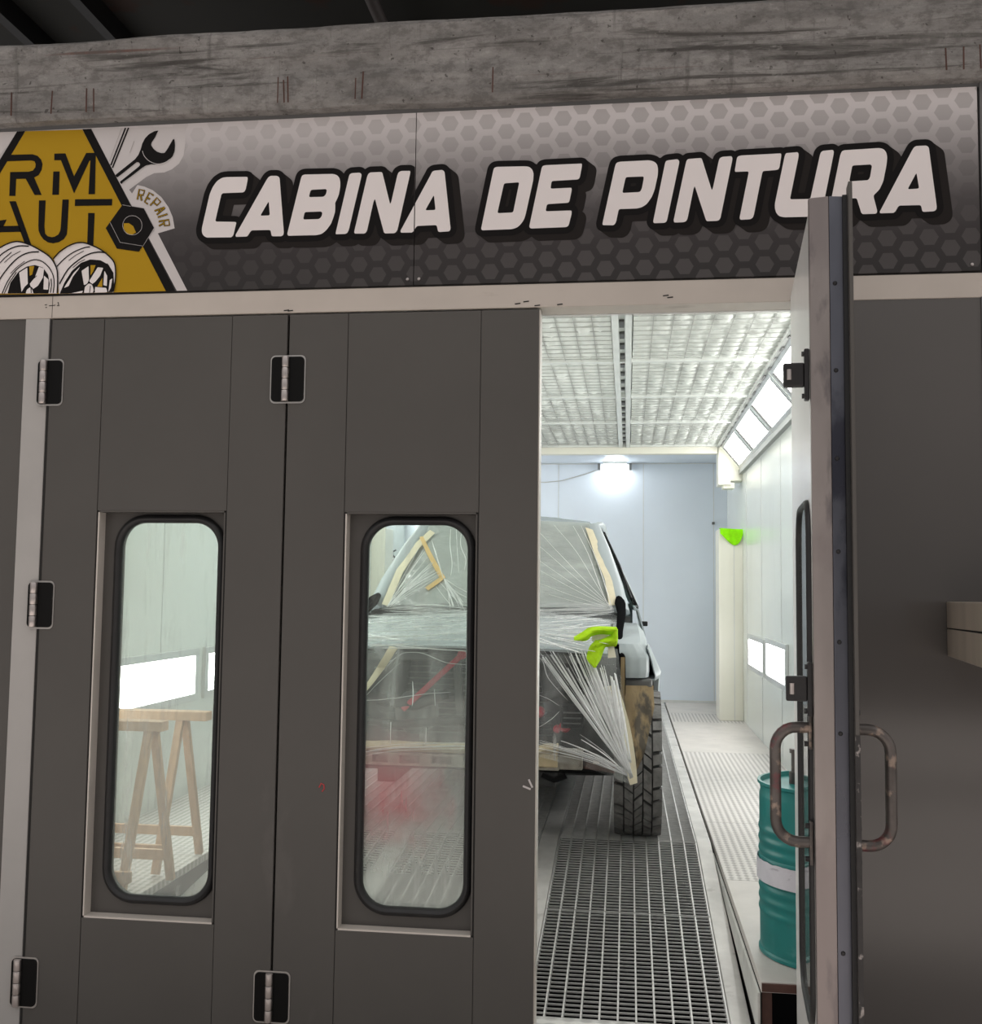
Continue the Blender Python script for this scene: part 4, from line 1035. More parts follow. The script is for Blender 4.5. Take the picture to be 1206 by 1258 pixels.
ZB, ZTOP = -.085, 2.508
d1 = thing('door_1', (0, 0, 0), 'first dark grey folding door leaf with tall window, hinged on the left post', 'door', kind='structure')
leaf(d1, -2.160, -1.2345, -1.943, -1.446, ZB, ZTOP, .322, 1.788, M['pane_left'])
MB().box(-2.160, -2.152, -.002, .0, ZB, ZTOP).build('edge_strip', M['joint'], d1)
for z in (2.269, 1.438, .085): hinge(d1, -2.168, z, wl=.03, wr=.066)
d2 = thing('door_2', (0, 0, 0), 'second dark grey folding door leaf with tall window, next to the open doorway', 'door', kind='structure')
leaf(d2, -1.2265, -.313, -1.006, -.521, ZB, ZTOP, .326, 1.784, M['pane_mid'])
MB().box(-1.2345, -1.2265, .03, .08, ZB, ZTOP).build('gap_seal', M['joint'], d2)
MB().box(-.313, -.309, .006, .09, ZB, ZTOP).build('edge_strip', M['reveal'], d2)
for z in (2.268, .088): hinge(d2, -1.2305, z)
b = MB()
for (x0, z0, x1, z1) in ((-.355, .842, -.328, .832), (-.335, .865, -.322, .838)): b.bar((x0, -.0012, z0), (x1, -.0012, z1), .006, .002, up=(0, 1, 0))
b.build('paint_scuff', M['ink_halo'], d2)
MB().tube([(-1.075, -.0008, .812), (-1.068, -.0008, .826), (-1.058, -.0008, .822), (-1.056, -.0008, .808), (-1.064, -.0008, .798)], .0022, 6).build('red_mark', M['ext_red'], d2)

# open leaf
TH = math.radians(84.8)
d3 = thing('door_3', (.649, .006, 0), 'third door leaf standing open towards the camera, white inside with steel edge', 'door', rotz=TH, kind='structure')
W3 = .885
leaf(d3, -W3 + .004, -.02, -.835, -.375, ZB, ZTOP + .02, .322, 1.788, M['pane_open'], T=.095, inner=True)
b = MB(); b.prism([(-W3 - .012, .048), (-W3 - .006, .097), (-W3 + .006, .099), (-W3 + .006, .044)], lambda x, y: (x, y, ZB), (0, 0, ZTOP + .045 - ZB))
b.build('edge_profile', M['steel'], d3, bevel=.002)
b = MB(); b.prism([(-W3 - .012, .047), (-W3 + .004, .047), (-W3 + .004, .012), (-W3 - .004, .012)], lambda x, y: (x, y, ZB), (0, 0, ZTOP + .045 - ZB))
b.build('edge_profile', M['steel_blue_reflection'], d3, bevel=.002)
MB().box(-W3 - .001, -W3 + .01, .0005, .012, ZB, ZTOP + .05).build('edge_seal', M['rubber'], d3)
MB().box(-W3 - .030, -W3 + .02, -.010, .0, ZB, ZTOP + .075).build('edge_lip', M['door_paint'], d3, bevel=.002)
b = MB(); pts_ = [(-.0025, .30), (.004, .42), (-.001, .55), (.012, .63), (.006, .80), (.013, .97), (.004, 1.08), (.001, 1.16)]
b.prism([(-W3 - .0312, z_) for w_, z_ in (pts_[0], pts_[-1])] + [(-W3 - .0295 + w_, z_) for w_, z_ in reversed(pts_)], lambda x, z: (x, -.0112, z), (0, .0122, 0))
b.build('flaked_paint', M['flaked'], d3)
b = MB()
for z in (2.32, 2.09, 1.86, 1.62, 1.39, 1.16, .62, .34):
    b.lathe([(0, 0), (.006, 0), (.004, .003), (0, .003)], 10, Matrix.Translation((-W3 - .010, .034, z)) @ Matrix.Rotation(-math.pi/2, 4, 'Y'))
b.build('screw', M['black_metal'], d3, smooth=True)
def latch(z):
    x = -W3 + .015
    l = MB().box(x - .014, x + .014, .099, .112, z - .068, z + .068).build('latch', M['black_metal'], d3, bevel=.003)
    MB().box(x - .010, x + .012, .112, .165, z - .032, z + .032).build('latch_box', M['black_metal'], l, bevel=.004)
    MB().lathe([(0, -.014), (.007, -.014), (.007, .014), (0, .014)], 14, Matrix.Translation((x - .008, .150, z))).build('latch_roller', M['hinge'], l, smooth=True)
    b = MB()
    for dz in (-.056, .056): b.lathe([(0, 0), (.007, 0), (.007, .006), (0, .006)], 6, Matrix.Translation((x, .112, z + dz)) @ Matrix.Rotation(-math.pi/2, 4, 'X'))
    b.build('bolt', M['black_metal'], l)
latch(2.085); latch(1.268)
def handle(side, mat):
    x = -W3 + .055
    y0, s = (.099, 1) if side == 'inner' else (-.002, -1)
    zt, zb = 1.165, .872
    pts = [(x, y0, zt)]; R = .055; D = .092
    for k in range(7):
        a = math.radians(90 * k / 6); pts.append((x, y0 + s * (D - R + R * math.sin(a)), zt - R + R * math.cos(a)))
    for k in range(7):
        a = math.radians(90 * k / 6); pts.append((x, y0 + s * (D - R + R * math.cos(a)), zb + R - R * math.sin(a)))
    pts.append((x, y0, zb))
    h = MB().tube(pts, .0145, 14).build('handle', mat, d3, smooth=True)
    for z in (zt, zb):
        ya, yb = sorted((y0, y0 + s * .008))
        MB().box(x - .016, x + .016, ya, yb, z - .055, z + .055).build('handle_plate', M['dark_steel'], h, bevel=.002)
        b = MB()
        for dz in (-.042, .042): b.lathe([(0, 0), (.007, 0), (.007, .012), (0, .012)], 8, Matrix.Translation((x, y0 + s * .007, z + dz)) @ Matrix.Rotation(-s * math.pi/2, 4, 'X'))
        b.build('bolt', M['black_metal'], h)
handle('inner', M['dark_steel']); handle('outer', M['dark_steel'])

# beige box on the right panel
t = thing('wall_box', (1.26, -.25, 1.4), 'beige metal box sticking out of the dark panel at the right edge', 'box')
MB().box(1.047, 1.50, -.50, .003, 1.405, 1.492).build('upper_case', M['box'], t, bevel=.004)
MB().add([(1.047, -.5, 1.29), (1.5, -.5, 1.29), (1.5, .003, 1.312), (1.047, .003, 1.312), (1.047, -.5, 1.398), (1.5, -.5, 1.398), (1.5, .003, 1.402), (1.047, .003, 1.402)], [(0,3,2,1),(4,5,6,7),(0,1,5,4),(1,2,6,5),(2,3,7,6),(3,0,4,7)]).build('lower_case', M['box'], t, bevel=.004)
MB().box(1.050, 1.497, -.498, 0, 1.398, 1.407).build('seam', M['joint'], t)
MB().box(1.045, 1.50, -.515, -.50, 1.29, 1.485).build('front_panel', M['box_front'], t, bevel=.004)
for z in (1.43, 1.375): MB().box(1.10, 1.16, -.535, -.515, z - .007, z + .007).build('catch', M['black_metal'], t, bevel=.003)
FOLD_WIND = [(4,[(-594,3452,1910),(-325,3125,1638),(-83,2851,1408)]),(4,[(-584,3336,1813),(-322,3073,1594),(-83,2851,1408)]),(4,[(-573,3213,1710),(-319,3016,1546),(-83,2851,1408)]),(4,[(-566,3137,1647),(-317,2980,1516),(-83,2851,1408)]),(4,[(-548,3031,1559),(-310,2929,1474),(-83,2851,1408)]),(4,[(-490,2950,1491),(-283,2890,1441),(-83,2851,1408)]),(4,[(-368,3505,1955),(-257,3271,1759),(-151,2955,1495),(-96,2847,1405)]),(5,[(-313,3506,1955),(-203,3227,1723),(-127,2975,1512),(-91,2847,1405)]),(3,[(-498,3512,1961),(-338,3293,1777),(-187,3015,1546),(-99,2851,1408)]),(5,[(-1203,3472,1927),(-1182,3331,1809),(-1143,3185,1687),(-1134,3087,1605)]),(4,[(-1126,3460,1918),(-1110,3331,1810),(-1058,3219,1716),(-1053,3131,1642)]),(3,[(-1168,3484,1938),(-1120,3263,1753),(-1085,3109,1624)]),(6,[(-1181,3069,1591),(-1084,3003,1535),(-992,2953,1493)]),(5,[(-1167,3055,1578),(-1077,2962,1501),(-985,2912,1459)]),(4,[(-1195,3033,1560),(-1108,2941,1483),(-1046,2881,1433)]),(5,[(-1216,3001,1534),(-1137,2910,1458),(-1093,2860,1416)]),(7,[(-1181,3069,1591),(-1266,3262,1751),(-1317,3376,1847)]),(3,[(-1386,3329,1808),(-1443,3078,1598),(-1496,2844,1402)]),(3,[(-1363,3238,1732),(-1431,3035,1562),(-1496,2844,1402)]),(3,[(-1333,3183,1685),(-1417,3009,1540),(-1496,2844,1402)]),(3,[(-1285,3128,1640),(-1393,2983,1519),(-1496,2844,1402)]),(3,[(-1243,3096,1613),(-1372,2968,1506),(-1496,2844,1402)]),(3,[(-1250,3043,1569),(-1375,2942,1484),(-1496,2844,1402)]),(3,[(-1295,3000,1533),(-1397,2921,1467),(-1496,2844,1402)]),(3,[(-1321,2958,1498),(-1410,2901,1450),(-1496,2844,1402)]),(9,[(-541,2801,1367),(-312,2798,1364),(-82,2828,1389)]),(4,[(-540,2793,1360),(-311,2790,1357),(-82,2832,1392)]),(4,[(-543,2827,1388),(-313,2821,1383),(-83,2848,1406)]),(6,[(-542,2812,1375),(-313,2818,1381),(-83,2849,1406)]),(6,[(-543,2827,1388),(-314,2833,1393),(-83,2847,1405)]),(12,[(-539,2785,1353),(-312,2797,1363),(-82,2831,1392)]),(12,[(-544,2834,1394),(-314,2847,1405),(-83,2851,1408)]),(6,[(-539,2785,1353),(-311,2782,1351),(-82,2827,1388)]),(6,[(-544,2832,1393),(-314,2841,1400),(-82,2827,1388)]),(6,[(-541,2807,1371),(-313,2818,1381),(-82,2827,1388)]),(12,[(-543,2830,1391),(-314,2839,1398),(-83,2842,1401)]),(6,[(-544,2832,1393),(-314,2842,1400),(-83,2843,1401)]),(4,[(-540,2788,1356),(-311,2790,1357),(-82,2833,1394)]),(9,[(-544,2839,1398),(-314,2835,1395),(-83,2839,1398)]),(6,[(-1425,2822,1384),(-1256,2839,1398),(-964,2803,1368)]),(12,[(-1379,2844,1403),(-1210,2862,1418),(-969,2833,1393)]),(4,[(-1406,2818,1381),(-1235,2823,1385),(-966,2812,1376)]),(4,[(-1331,2801,1366),(-1158,2796,1362),(-961,2783,1352)]),(9,[(-1440,2776,1346),(-1267,2767,1338),(-963,2792,1359)]),(9,[(-1402,2811,1375),(-1228,2803,1368),(-970,2837,1396)]),(9,[(-1488,2775,1345),(-1317,2777,1347),(-962,2786,1354)]),(4,[(-1467,2833,1394),(-1296,2842,1401),(-971,2846,1404)]),(6,[(-1504,2831,1391),(-1330,2826,1388),(-971,2845,1403)]),(4,[(-1377,2810,1374),(-1203,2798,1364),(-966,2812,1375)]),(9,[(-1470,2814,1378),(-1296,2807,1372),(-967,2821,1383)]),(4,[(-1504,2813,1376),(-1330,2806,1371),(-968,2826,1387)]),(6,[(-1332,2831,1392),(-1160,2830,1391),(-967,2820,1382)]),(6,[(-1438,2837,1397),(-1268,2854,1411),(-971,2844,1403)]),(6,[(-1345,2836,1396),(-1170,2824,1386),(-970,2840,1399)]),(12,[(-1375,2810,1374),(-1206,2820,1382),(-966,2814,1378)]),(3,[(-1200,3097,1614),(-1347,2951,1491),(-1471,2842,1401)]),(5,[(-1248,3133,1644),(-1380,3010,1541),(-1487,2842,1401)]),(8,[(-1270,3161,1667),(-1390,3017,1547),(-1477,2842,1401)]),(8,[(-1222,3115,1629),(-1366,2997,1530),(-1494,2842,1401)]),(8,[(-1269,3189,1690),(-1384,3008,1539),(-1478,2842,1401)]),(5,[(-1234,3112,1626),(-1372,2997,1530),(-1498,2842,1401)]),(5,[(-1208,3098,1615),(-1357,2981,1517),(-1481,2842,1401)]),(8,[(-1283,3189,1690),(-1392,3009,1540),(-1492,2842,1401)]),(8,[(-1244,3124,1637),(-1377,3000,1533),(-1473,2842,1401)]),(8,[(-1345,3276,1764),(-1424,3058,1582),(-1493,2842,1401)]),(3,[(-1354,3301,1785),(-1427,3062,1585),(-1475,2842,1401)]),(3,[(-1318,3229,1725),(-1410,3033,1560),(-1499,2842,1401)]),(9,[(-1176,3065,1587),(-1083,2955,1495),(-1000,2825,1386)]),(9,[(-1176,3065,1587),(-1117,2946,1488),(-1074,2854,1411)]),(4,[(-1176,3065,1587),(-1089,2965,1504),(-1014,2861,1416)]),(4,[(-1176,3065,1587),(-1096,2965,1503),(-1026,2850,1408)]),(4,[(-1176,3065,1587),(-1092,2940,1482),(-1020,2820,1382)]),(4,[(-1176,3065,1587),(-1131,2968,1506),(-1088,2820,1383)]),(9,[(-1176,3065,1587),(-1108,2970,1508),(-1051,2873,1426)]),(9,[(-1176,3065,1587),(-1115,2969,1507),(-1071,2900,1449)]),(6,[(-1176,3065,1587),(-1091,2972,1509),(-1018,2879,1432)]),(6,[(-1176,3065,1587),(-1118,2943,1485),(-1077,2849,1407)])]
FOLD_HOOD = [(4,[(-501,2333,1342),(-297,2532,1365),(-80,2671,1381)]),(7,[(-494,2249,1332),(-319,2353,1344),(-140,2460,1356)]),(10,[(-473,1992,1302),(-287,2090,1313),(-97,2251,1332)]),(4,[(-482,2108,1315),(-353,2142,1319),(-220,2117,1316)]),(7,[(-460,1845,1285),(-324,1676,1265),(-197,1518,1247)]),(10,[(-451,1739,1273),(-326,1500,1245),(-214,1326,1225)]),(4,[(-444,1654,1263),(-344,1566,1253),(-245,1435,1237)]),(7,[(-440,1613,1258),(-293,1488,1243),(-152,1370,1230)]),(10,[(-1486,2100,1314),(-1321,2191,1325),(-1165,2349,1343)]),(4,[(-1433,1955,1298),(-1172,2139,1319),(-887,2270,1334)]),(7,[(-1354,1820,1282),(-1154,1913,1293),(-949,2008,1304)]),(10,[(-1366,1638,1261),(-1096,1730,1271),(-828,1878,1289)]),(4,[(-1212,1527,1248),(-1010,1617,1258),(-795,1658,1263)]),(7,[(-1286,1437,1238),(-1135,1434,1237),(-986,1430,1237)]),(10,[(-1368,2327,1341),(-1142,2384,1347),(-924,2511,1362)]),(4,[(-1453,2548,1366),(-1267,2574,1369),(-1070,2530,1364)]),(7,[(-1118,1416,1235),(-927,1359,1228),(-741,1304,1222)]),(10,[(-1411,1813,1281),(-1245,1669,1264),(-1099,1582,1254)]),(4,[(-1187,2459,1356),(-1031,2341,1342),(-872,2167,1322)]),(7,[(-1164,2033,1307),(-1009,2040,1308),(-854,2047,1308)]),(10,[(-513,2475,1358),(-389,2472,1358),(-267,2535,1365)]),(4,[(-430,2164,1322),(-273,2315,1339),(-108,2408,1350)]),(7,[(-1431,2220,1328),(-1379,2281,1335),(-1325,2343,1343)]),(10,[(-368,1942,1296),(-274,1931,1295),(-182,1975,1300)]),(4,[(-468,2425,1352),(-393,2543,1366),(-311,2595,1372)]),(7,[(-382,1872,1288),(-271,1801,1280),(-162,1731,1272)]),(10,[(-425,2412,1351),(-358,2427,1352),(-295,2509,1362)]),(4,[(-1364,1748,1274),(-1316,1837,1284),(-1254,1873,1288)]),(7,[(-1178,2308,1339),(-1044,2330,1341),(-910,2351,1344)]),(10,[(-368,1772,1276),(-275,1669,1264),(-187,1619,1259)]),(4,[(-360,1894,1291),(-223,1759,1275),(-93,1583,1254)]),(7,[(-1282,2026,1306),(-1195,2013,1304),(-1109,2001,1303)]),(10,[(-1177,2052,1309),(-1043,2065,1310),(-919,2138,1319)]),(4,[(-479,2157,1321),(-351,2146,1320),(-220,2076,1312)]),(7,[(-1244,1389,1232),(-1141,1454,1239),(-1036,1520,1247)]),(10,[(-1205,2496,1360),(-1072,2501,1361),(-951,2575,1370)]),(4,[(-1470,2289,1336),(-1370,2348,1343),(-1255,2341,1342)]),(7,[(-1540,2430,1353),(-1409,2401,1349),(-1279,2374,1346)]),(10,[(-433,1881,1289),(-294,1790,1278),(-163,1753,1274)]),(4,[(-439,1921,1294),(-376,1983,1301),(-309,1988,1301)]),(7,[(-422,2315,1339),(-291,2400,1349),(-158,2486,1359)]),(10,[(-1163,2270,1334),(-1016,2262,1333),(-879,2318,1340)]),(4,[(-340,1809,1281),(-220,1732,1272),(-103,1609,1257)]),(7,[(-1319,1601,1257),(-1237,1659,1263),(-1153,1719,1270)]),(10,[(-366,2100,1314),(-305,2140,1319),(-246,2241,1331)]),(4,[(-1321,1612,1258),(-1239,1706,1269),(-1143,1750,1274)]),(7,[(-1174,1352,1228),(-1066,1353,1228),(-958,1354,1228)]),(10,[(-1178,2077,1312),(-1081,2055,1309),(-995,2091,1313)])]
FOLD_FRONT = [(3,[(-429,1695,1227),(-201,1585,930),(17,1475,637)]),(12,[(-410,1678,1181),(-192,1574,901),(21,1474,635)]),(9,[(-385,1663,1141),(-180,1564,875),(25,1473,632)]),(6,[(-352,1678,1182),(-164,1577,909),(28,1475,637)]),(3,[(-318,1684,1198),(-147,1577,910),(17,1474,634)]),(12,[(-284,1686,1203),(-131,1575,904),(21,1473,632)]),(9,[(-254,1679,1184),(-116,1577,910),(25,1475,637)]),(6,[(-229,1667,1151),(-104,1569,888),(28,1474,635)]),(3,[(-201,1660,1132),(-91,1562,871),(17,1473,632)]),(12,[(-168,1662,1139),(-75,1569,890),(21,1475,637)]),(9,[(-134,1660,1133),(-58,1565,879),(25,1474,635)]),(6,[(-100,1641,1082),(-41,1554,847),(28,1473,632)]),(3,[(-66,1613,1006),(-25,1545,825),(17,1475,637)]),(12,[(-373,1688,1208),(-174,1578,914),(21,1474,635)]),(9,[(-296,1659,1130),(-137,1562,870),(25,1473,632)]),(6,[(-241,1640,1079),(-110,1558,860),(28,1475,637)]),(3,[(-186,1631,1054),(-84,1551,841),(17,1474,634)]),(12,[(-152,1617,1016),(-67,1542,816),(21,1473,632)]),(9,[(-118,1603,979),(-51,1541,812),(25,1475,637)]),(6,[(-212,1611,1002),(-97,1542,816),(28,1474,635)]),(3,[(-85,1584,929),(-34,1526,773),(17,1473,632)]),(3,[(-429,1530,784),(-212,1509,727),(8,1475,637)]),(5,[(-429,1524,767),(-212,1506,719),(8,1475,637)]),(7,[(-428,1517,750),(-211,1502,710),(8,1475,637)]),(3,[(-427,1511,733),(-211,1499,702),(8,1475,637)]),(5,[(-233,1515,744),(-115,1501,708),(8,1475,637)]),(7,[(-352,1521,759),(-174,1504,715),(8,1475,637)]),(3,[(-228,1543,819),(-112,1515,744),(8,1475,637)]),(5,[(-194,1516,745),(-96,1502,708),(8,1475,637)]),(5,[(-1354,1591,947),(-1194,1595,960),(-1015,1606,987),(-878,1610,1000)]),(6,[(-1324,1499,700),(-1183,1510,729),(-993,1514,741),(-767,1519,754)]),(5,[(-1322,1492,681),(-1128,1505,718),(-766,1513,739)]),(4,[(-1238,1507,721),(-995,1519,753),(-768,1522,762)]),(6,[(-1281,1651,1110),(-1186,1667,1152),(-1132,1680,1187),(-1033,1679,1185),(-917,1664,1144),(-794,1660,1133)]),(5,[(-1352,1606,989),(-1275,1632,1057),(-1173,1672,1166)]),(4,[(-1308,1602,976),(-1232,1632,1058),(-1149,1662,1139)]),(4,[(-445,1677,1180),(-419,1668,1154),(-389,1639,1076),(-292,1601,975)]),(3,[(-438,1609,997),(-386,1603,979),(-331,1591,948)]),(4,[(-432,1552,844),(-369,1567,884),(-330,1582,923)]),(4,[(-1077,1628,1048),(-1068,1604,982),(-1068,1584,930)]),(3,[(-962,1614,1011),(-951,1585,933)]),(3,[(-988,1547,829),(-984,1519,754)]),(3,[(-1169,1555,850),(-1161,1517,749)]),(3,[(-348,1685,1200),(-215,1608,993),(-91,1538,806)]),(10,[(-256,1685,1199),(-170,1619,1023),(-85,1557,857)]),(14,[(-383,1682,1192),(-185,1583,927),(-6,1486,666)]),(10,[(-63,1651,1110),(-18,1571,893),(18,1497,696)]),(4,[(-158,1659,1130),(-86,1596,960),(-27,1530,784)]),(5,[(-389,1689,1210),(-185,1578,914),(10,1478,644)]),(3,[(-215,1680,1186),(-127,1604,982),(-54,1535,799)]),(10,[(-176,1676,1176),(-83,1577,911),(18,1485,663)]),(14,[(-191,1666,1149),(-118,1606,989),(-63,1543,820)]),(3,[(-124,1659,1130),(-91,1603,979),(-44,1550,837)]),(10,[(-424,1677,1180),(-272,1608,994),(-117,1537,802)]),(5,[(-441,1687,1205),(-251,1602,979),(-74,1518,753)]),(7,[(-425,1675,1173),(-271,1603,980),(-120,1538,807)]),(10,[(-289,1680,1187),(-164,1588,940),(-38,1502,709)]),(5,[(-158,1658,1129),(-103,1592,951),(-35,1527,776)]),(14,[(-213,1688,1209),(-118,1603,979),(-21,1519,755)]),(14,[(-78,1645,1093),(-54,1590,944),(-16,1535,796)]),(5,[(-193,1678,1182),(-104,1598,966),(-30,1518,751)]),(4,[(-130,1665,1147),(-58,1578,912),(17,1491,679)]),(3,[(-123,1661,1137),(-79,1601,975),(-39,1548,832)]),(14,[(-174,1675,1173),(-76,1583,925),(13,1499,700)]),(10,[(-264,1691,1215),(-187,1630,1053),(-101,1569,890)]),(5,[(-122,1654,1118),(-59,1572,896),(1,1496,694)]),(7,[(-258,1683,1196),(-171,1619,1022),(-75,1551,839)]),(14,[(-68,1638,1075),(-30,1552,843),(16,1471,627)]),(4,[(-110,1651,1109),(-57,1582,922),(-16,1518,752)]),(10,[(-58,1649,1104),(-31,1590,946),(-18,1537,803)]),(5,[(-85,1647,1098),(-61,1606,988),(-28,1561,866)]),(10,[(-230,1692,1219),(-114,1586,935),(-2,1489,674)]),(5,[(-303,1692,1219),(-165,1606,988),(-46,1527,776)]),(5,[(-116,1664,1143),(-59,1587,936),(3,1514,741)]),(4,[(-237,1692,1220),(-153,1619,1023),(-59,1544,821)]),(4,[(-251,1693,1223),(-135,1598,967),(-18,1506,719)]),(3,[(-185,1671,1164),(-123,1606,988),(-51,1538,804)]),(8,[(-259,1519,754),(-128,1501,707),(2,1482,655)]),(5,[(-286,1519,754),(-141,1504,714),(1,1486,665)]),(8,[(-221,1534,795),(-109,1511,732),(2,1478,645)]),(5,[(-329,1520,758),(-163,1501,706),(2,1484,660)]),(5,[(-365,1522,762),(-180,1503,712),(2,1485,662)]),(8,[(-422,1526,775),(-208,1508,726),(2,1483,658)]),(8,[(-320,1532,788),(-158,1510,731),(2,1476,640)]),(8,[(-243,1522,762),(-120,1503,713),(2,1480,650)]),(5,[(-238,1521,759),(-117,1502,709),(2,1477,643)]),(3,[(-419,1531,787),(-207,1510,730),(2,1482,655)]),(7,[(-1325,1499,702),(-1156,1509,727),(-966,1514,740),(-767,1516,746)]),(4,[(-1327,1506,719),(-1158,1515,744),(-968,1520,757),(-768,1523,766)]),(7,[(-1325,1499,701),(-1156,1509,726),(-966,1513,740),(-767,1517,749)])]
TAPE_R = [[(-286,3542,1947),(-217,3321,1762),(-143,3114,1589),(-113,2919,1426)],[(-235,3521,1929),(-164,3321,1762),(-96,3102,1579),(-63,2926,1432)]]
TAPE_L = [[(-1356,3514,1924),(-1455,3365,1798),(-1512,3175,1640),(-1544,2909,1417)],[(-1316,3486,1900),(-1402,3351,1787),(-1463,3155,1624),(-1497,2891,1403)]]
TAPE_Y = [[(-1415,3441,1869),(-1336,3302,1753),(-1216,3112,1593)],[(-1391,3448,1875),(-1303,3303,1753),(-1186,3125,1605)]]
TAPE_Y2 = [[(-1188,3131,1610),(-1233,3086,1572),(-1290,3028,1524)],[(-1172,3106,1589),(-1212,3061,1551),(-1265,3010,1508)]]
TAPE_H = [[(-1170,1492,1229),(-1265,1636,1113),(-1314,1603,1024),(-1361,1579,960)],[(-1116,1450,1224),(-1222,1637,1114),(-1277,1607,1033),(-1350,1571,937)]]
CLOTH_TOP = [[(-267,1683,1280),(-227,1692,1305),(-190,1701,1329),(-125,1704,1336),(-54,1703,1333)],[(-260,1676,1263),(-205,1678,1268),(-175,1687,1292),(-124,1691,1301),(-53,1688,1294)]]
CLOTH_RIGHT = [[(-79,1701,1329),(-73,1691,1302),(-97,1685,1286),(-129,1680,1272),(-167,1676,1261)],[(-52,1699,1324),(-53,1671,1249),(-91,1668,1239),(-113,1667,1237),(-129,1657,1211)]]
CLOTH_HANG = [[(-156,1679,1269),(-193,1663,1226),(-198,1645,1179),(-160,1630,1138)],[(-97,1674,1257),(-118,1663,1227),(-131,1645,1180),(-154,1630,1138)]]
CLOTH_PAPER = [(-178,1690,1300),(-92,1692,1304),(-94,1680,1273),(-175,1676,1263)]
TAG = [(-97,1666,1236),(-67,1668,1241),(-55,1648,1187),(-96,1647,1183)]

# ================================================================ THINGS IN THE BOOTH
def sawhorse(y0, y1, xr, xl, top, over, lab):
    ym = (y0 + y1) / 2
    t = thing('sawhorse', (xr, ym, FZ), lab, 'sawhorse', 'wooden sawhorses')
    MB().box(xl - .05, xr + over, ym - .036, ym + .036, top - .042, top).build('top_beam', M['wood'], t, bevel=.003)
    MB().box(xl - .05, xr + over - .07, ym + .04, ym + .07, top - .036, top - .003).build('side_batten', M['wood'], t, bevel=.003)
    for x in (xr, xl):
        for yb, s in ((y0, -1), (y1, 1)):
            MB().bar((x + s * .02, yb, FZ + .008), (x + s * .006, ym + s * .014, top - .042), .036, .026, up=(0, 1, 0)).build('leg', M['wood'], t, bevel=.002)
    k = .16
    for s, yb in ((-1, y0), (1, y1)):
        y = yb + (ym - yb) * k
        MB().bar((xl - .04, y + s * .02, FZ + k * (top - FZ)), (xr + .02, y + s * .02, FZ + k * (top - FZ)), .020, .045).build('rail', M['wood'], t, bevel=.002)
sawhorse(.50, .90, -2.025, -2.62, .935, .06, 'pale wooden sawhorse seen through the first window, the nearer one with the lower beam')
sawhorse(.96, 1.36, -2.085, -2.62, .925, .13, 'pale wooden sawhorse seen through the first window, the farther one to the right')

# drum
DX, DY, DR, DH = .725, .405, .240, .61
t = thing('steel_drum', (DX, DY, FZ), 'teal steel drum with white band standing on the right deck behind the open leaf', 'drum')
T0 = Matrix.Translation((DX, DY, FZ))
prof = [(0, .0), (DR - .004, .0), (DR + .003, .004), (DR + .003, .014), (DR - .004, .02)]
z = .03
while z < DH - .04:
    rib = 0
    for zc in (.155, .195, .235, .365, .405, .445): rib = max(rib, .0045 * math.exp(-((z - zc) / .011) ** 2))
    if abs(z - .30) < .045: rib = .004
    prof.append((DR - .002 + rib, z)); z += .006
prof += [(DR - .006, DH - .03), (DR - .004, DH - .012), (DR + .004, DH - .006), (DR + .004, DH + .004), (DR - .006, DH + .004), (DR - .012, DH - .012), (0, DH - .012)]
MB().lathe(prof, 64, T0, caps=False).build('drum_body', M['drum'], t, smooth=True)
def bandf(u, v):
    a = math.radians(150 + 230 * u); r = DR + .0075 + .0012 * noise.noise(Vector((a * 9, v * 4, 1)))
    z = FZ + .262 + .075 * v + (.006 * noise.noise(Vector((a * 12, 5, 1))) if v > .5 else 0)
    return Vector((DX + r * math.cos(a), DY + r * math.sin(a), z))
MB().sheet(bandf, 60, 4, .002).build('white_band', M['drum_band'], t, smooth=True)
MB().lathe([(0, DH - .012), (.035, DH - .012), (.035, DH + .006), (.028, DH + .012), (0, DH + .012)], 16, T0 @ Matrix.Translation((-.01, -.10, 0))).build('bung_cap', M['black_metal'], t, smooth=True)
MB().lathe([(0, DH - .012), (.022, DH - .012), (.022, DH + .03), (.014, DH + .035), (.014, DH + .10), (.02, DH + .10), (.02, DH + .115), (0, DH + .115)], 14, T0 @ Matrix.Translation((-.105, .03, 0))).build('tap', M['dark_steel'], t, smooth=True)

# ---------------------------------------------------------------- pickup truck, nose towards the doorway
CX = -.82
car = thing('pickup_truck', (CX, 3.8, FZ), 'white pickup truck in the booth with its nose stripped bare and masked in clear film', 'truck')
def P(h, s, y, z): return (CX + s * h, y, z)
def lerp(a, b, t): return a + (b - a) * t
def pw(pts, x):
    for (x0, y0), (x1, y1) in zip(pts, pts[1:]):
        if x <= x1: return lerp(y0, y1, (x - x0) / (x1 - x0)) if x > x0 else y0
    return pts[-1][1]
AXF, AXR, TR = 2.20, 5.45, .385
hoodz = lambda y: pw([(1.70, 1.185), (1.78, 1.215), (2.2, 1.265), (2.97, 1.335)], y)
# hood
MB().sheet(lambda u, v: Vector((CX + lerp(-.72, .72, u), lerp(1.74, 2.96, v) - .05 * (1 - abs(2*u-1)**2) * (1 - v), hoodz(lerp(1.72, 2.97, v)) + .028 * (1 - abs(2*u - 1)**2.5))), 16, 14, .012).build('hood', M['car_white'], car, smooth=True)
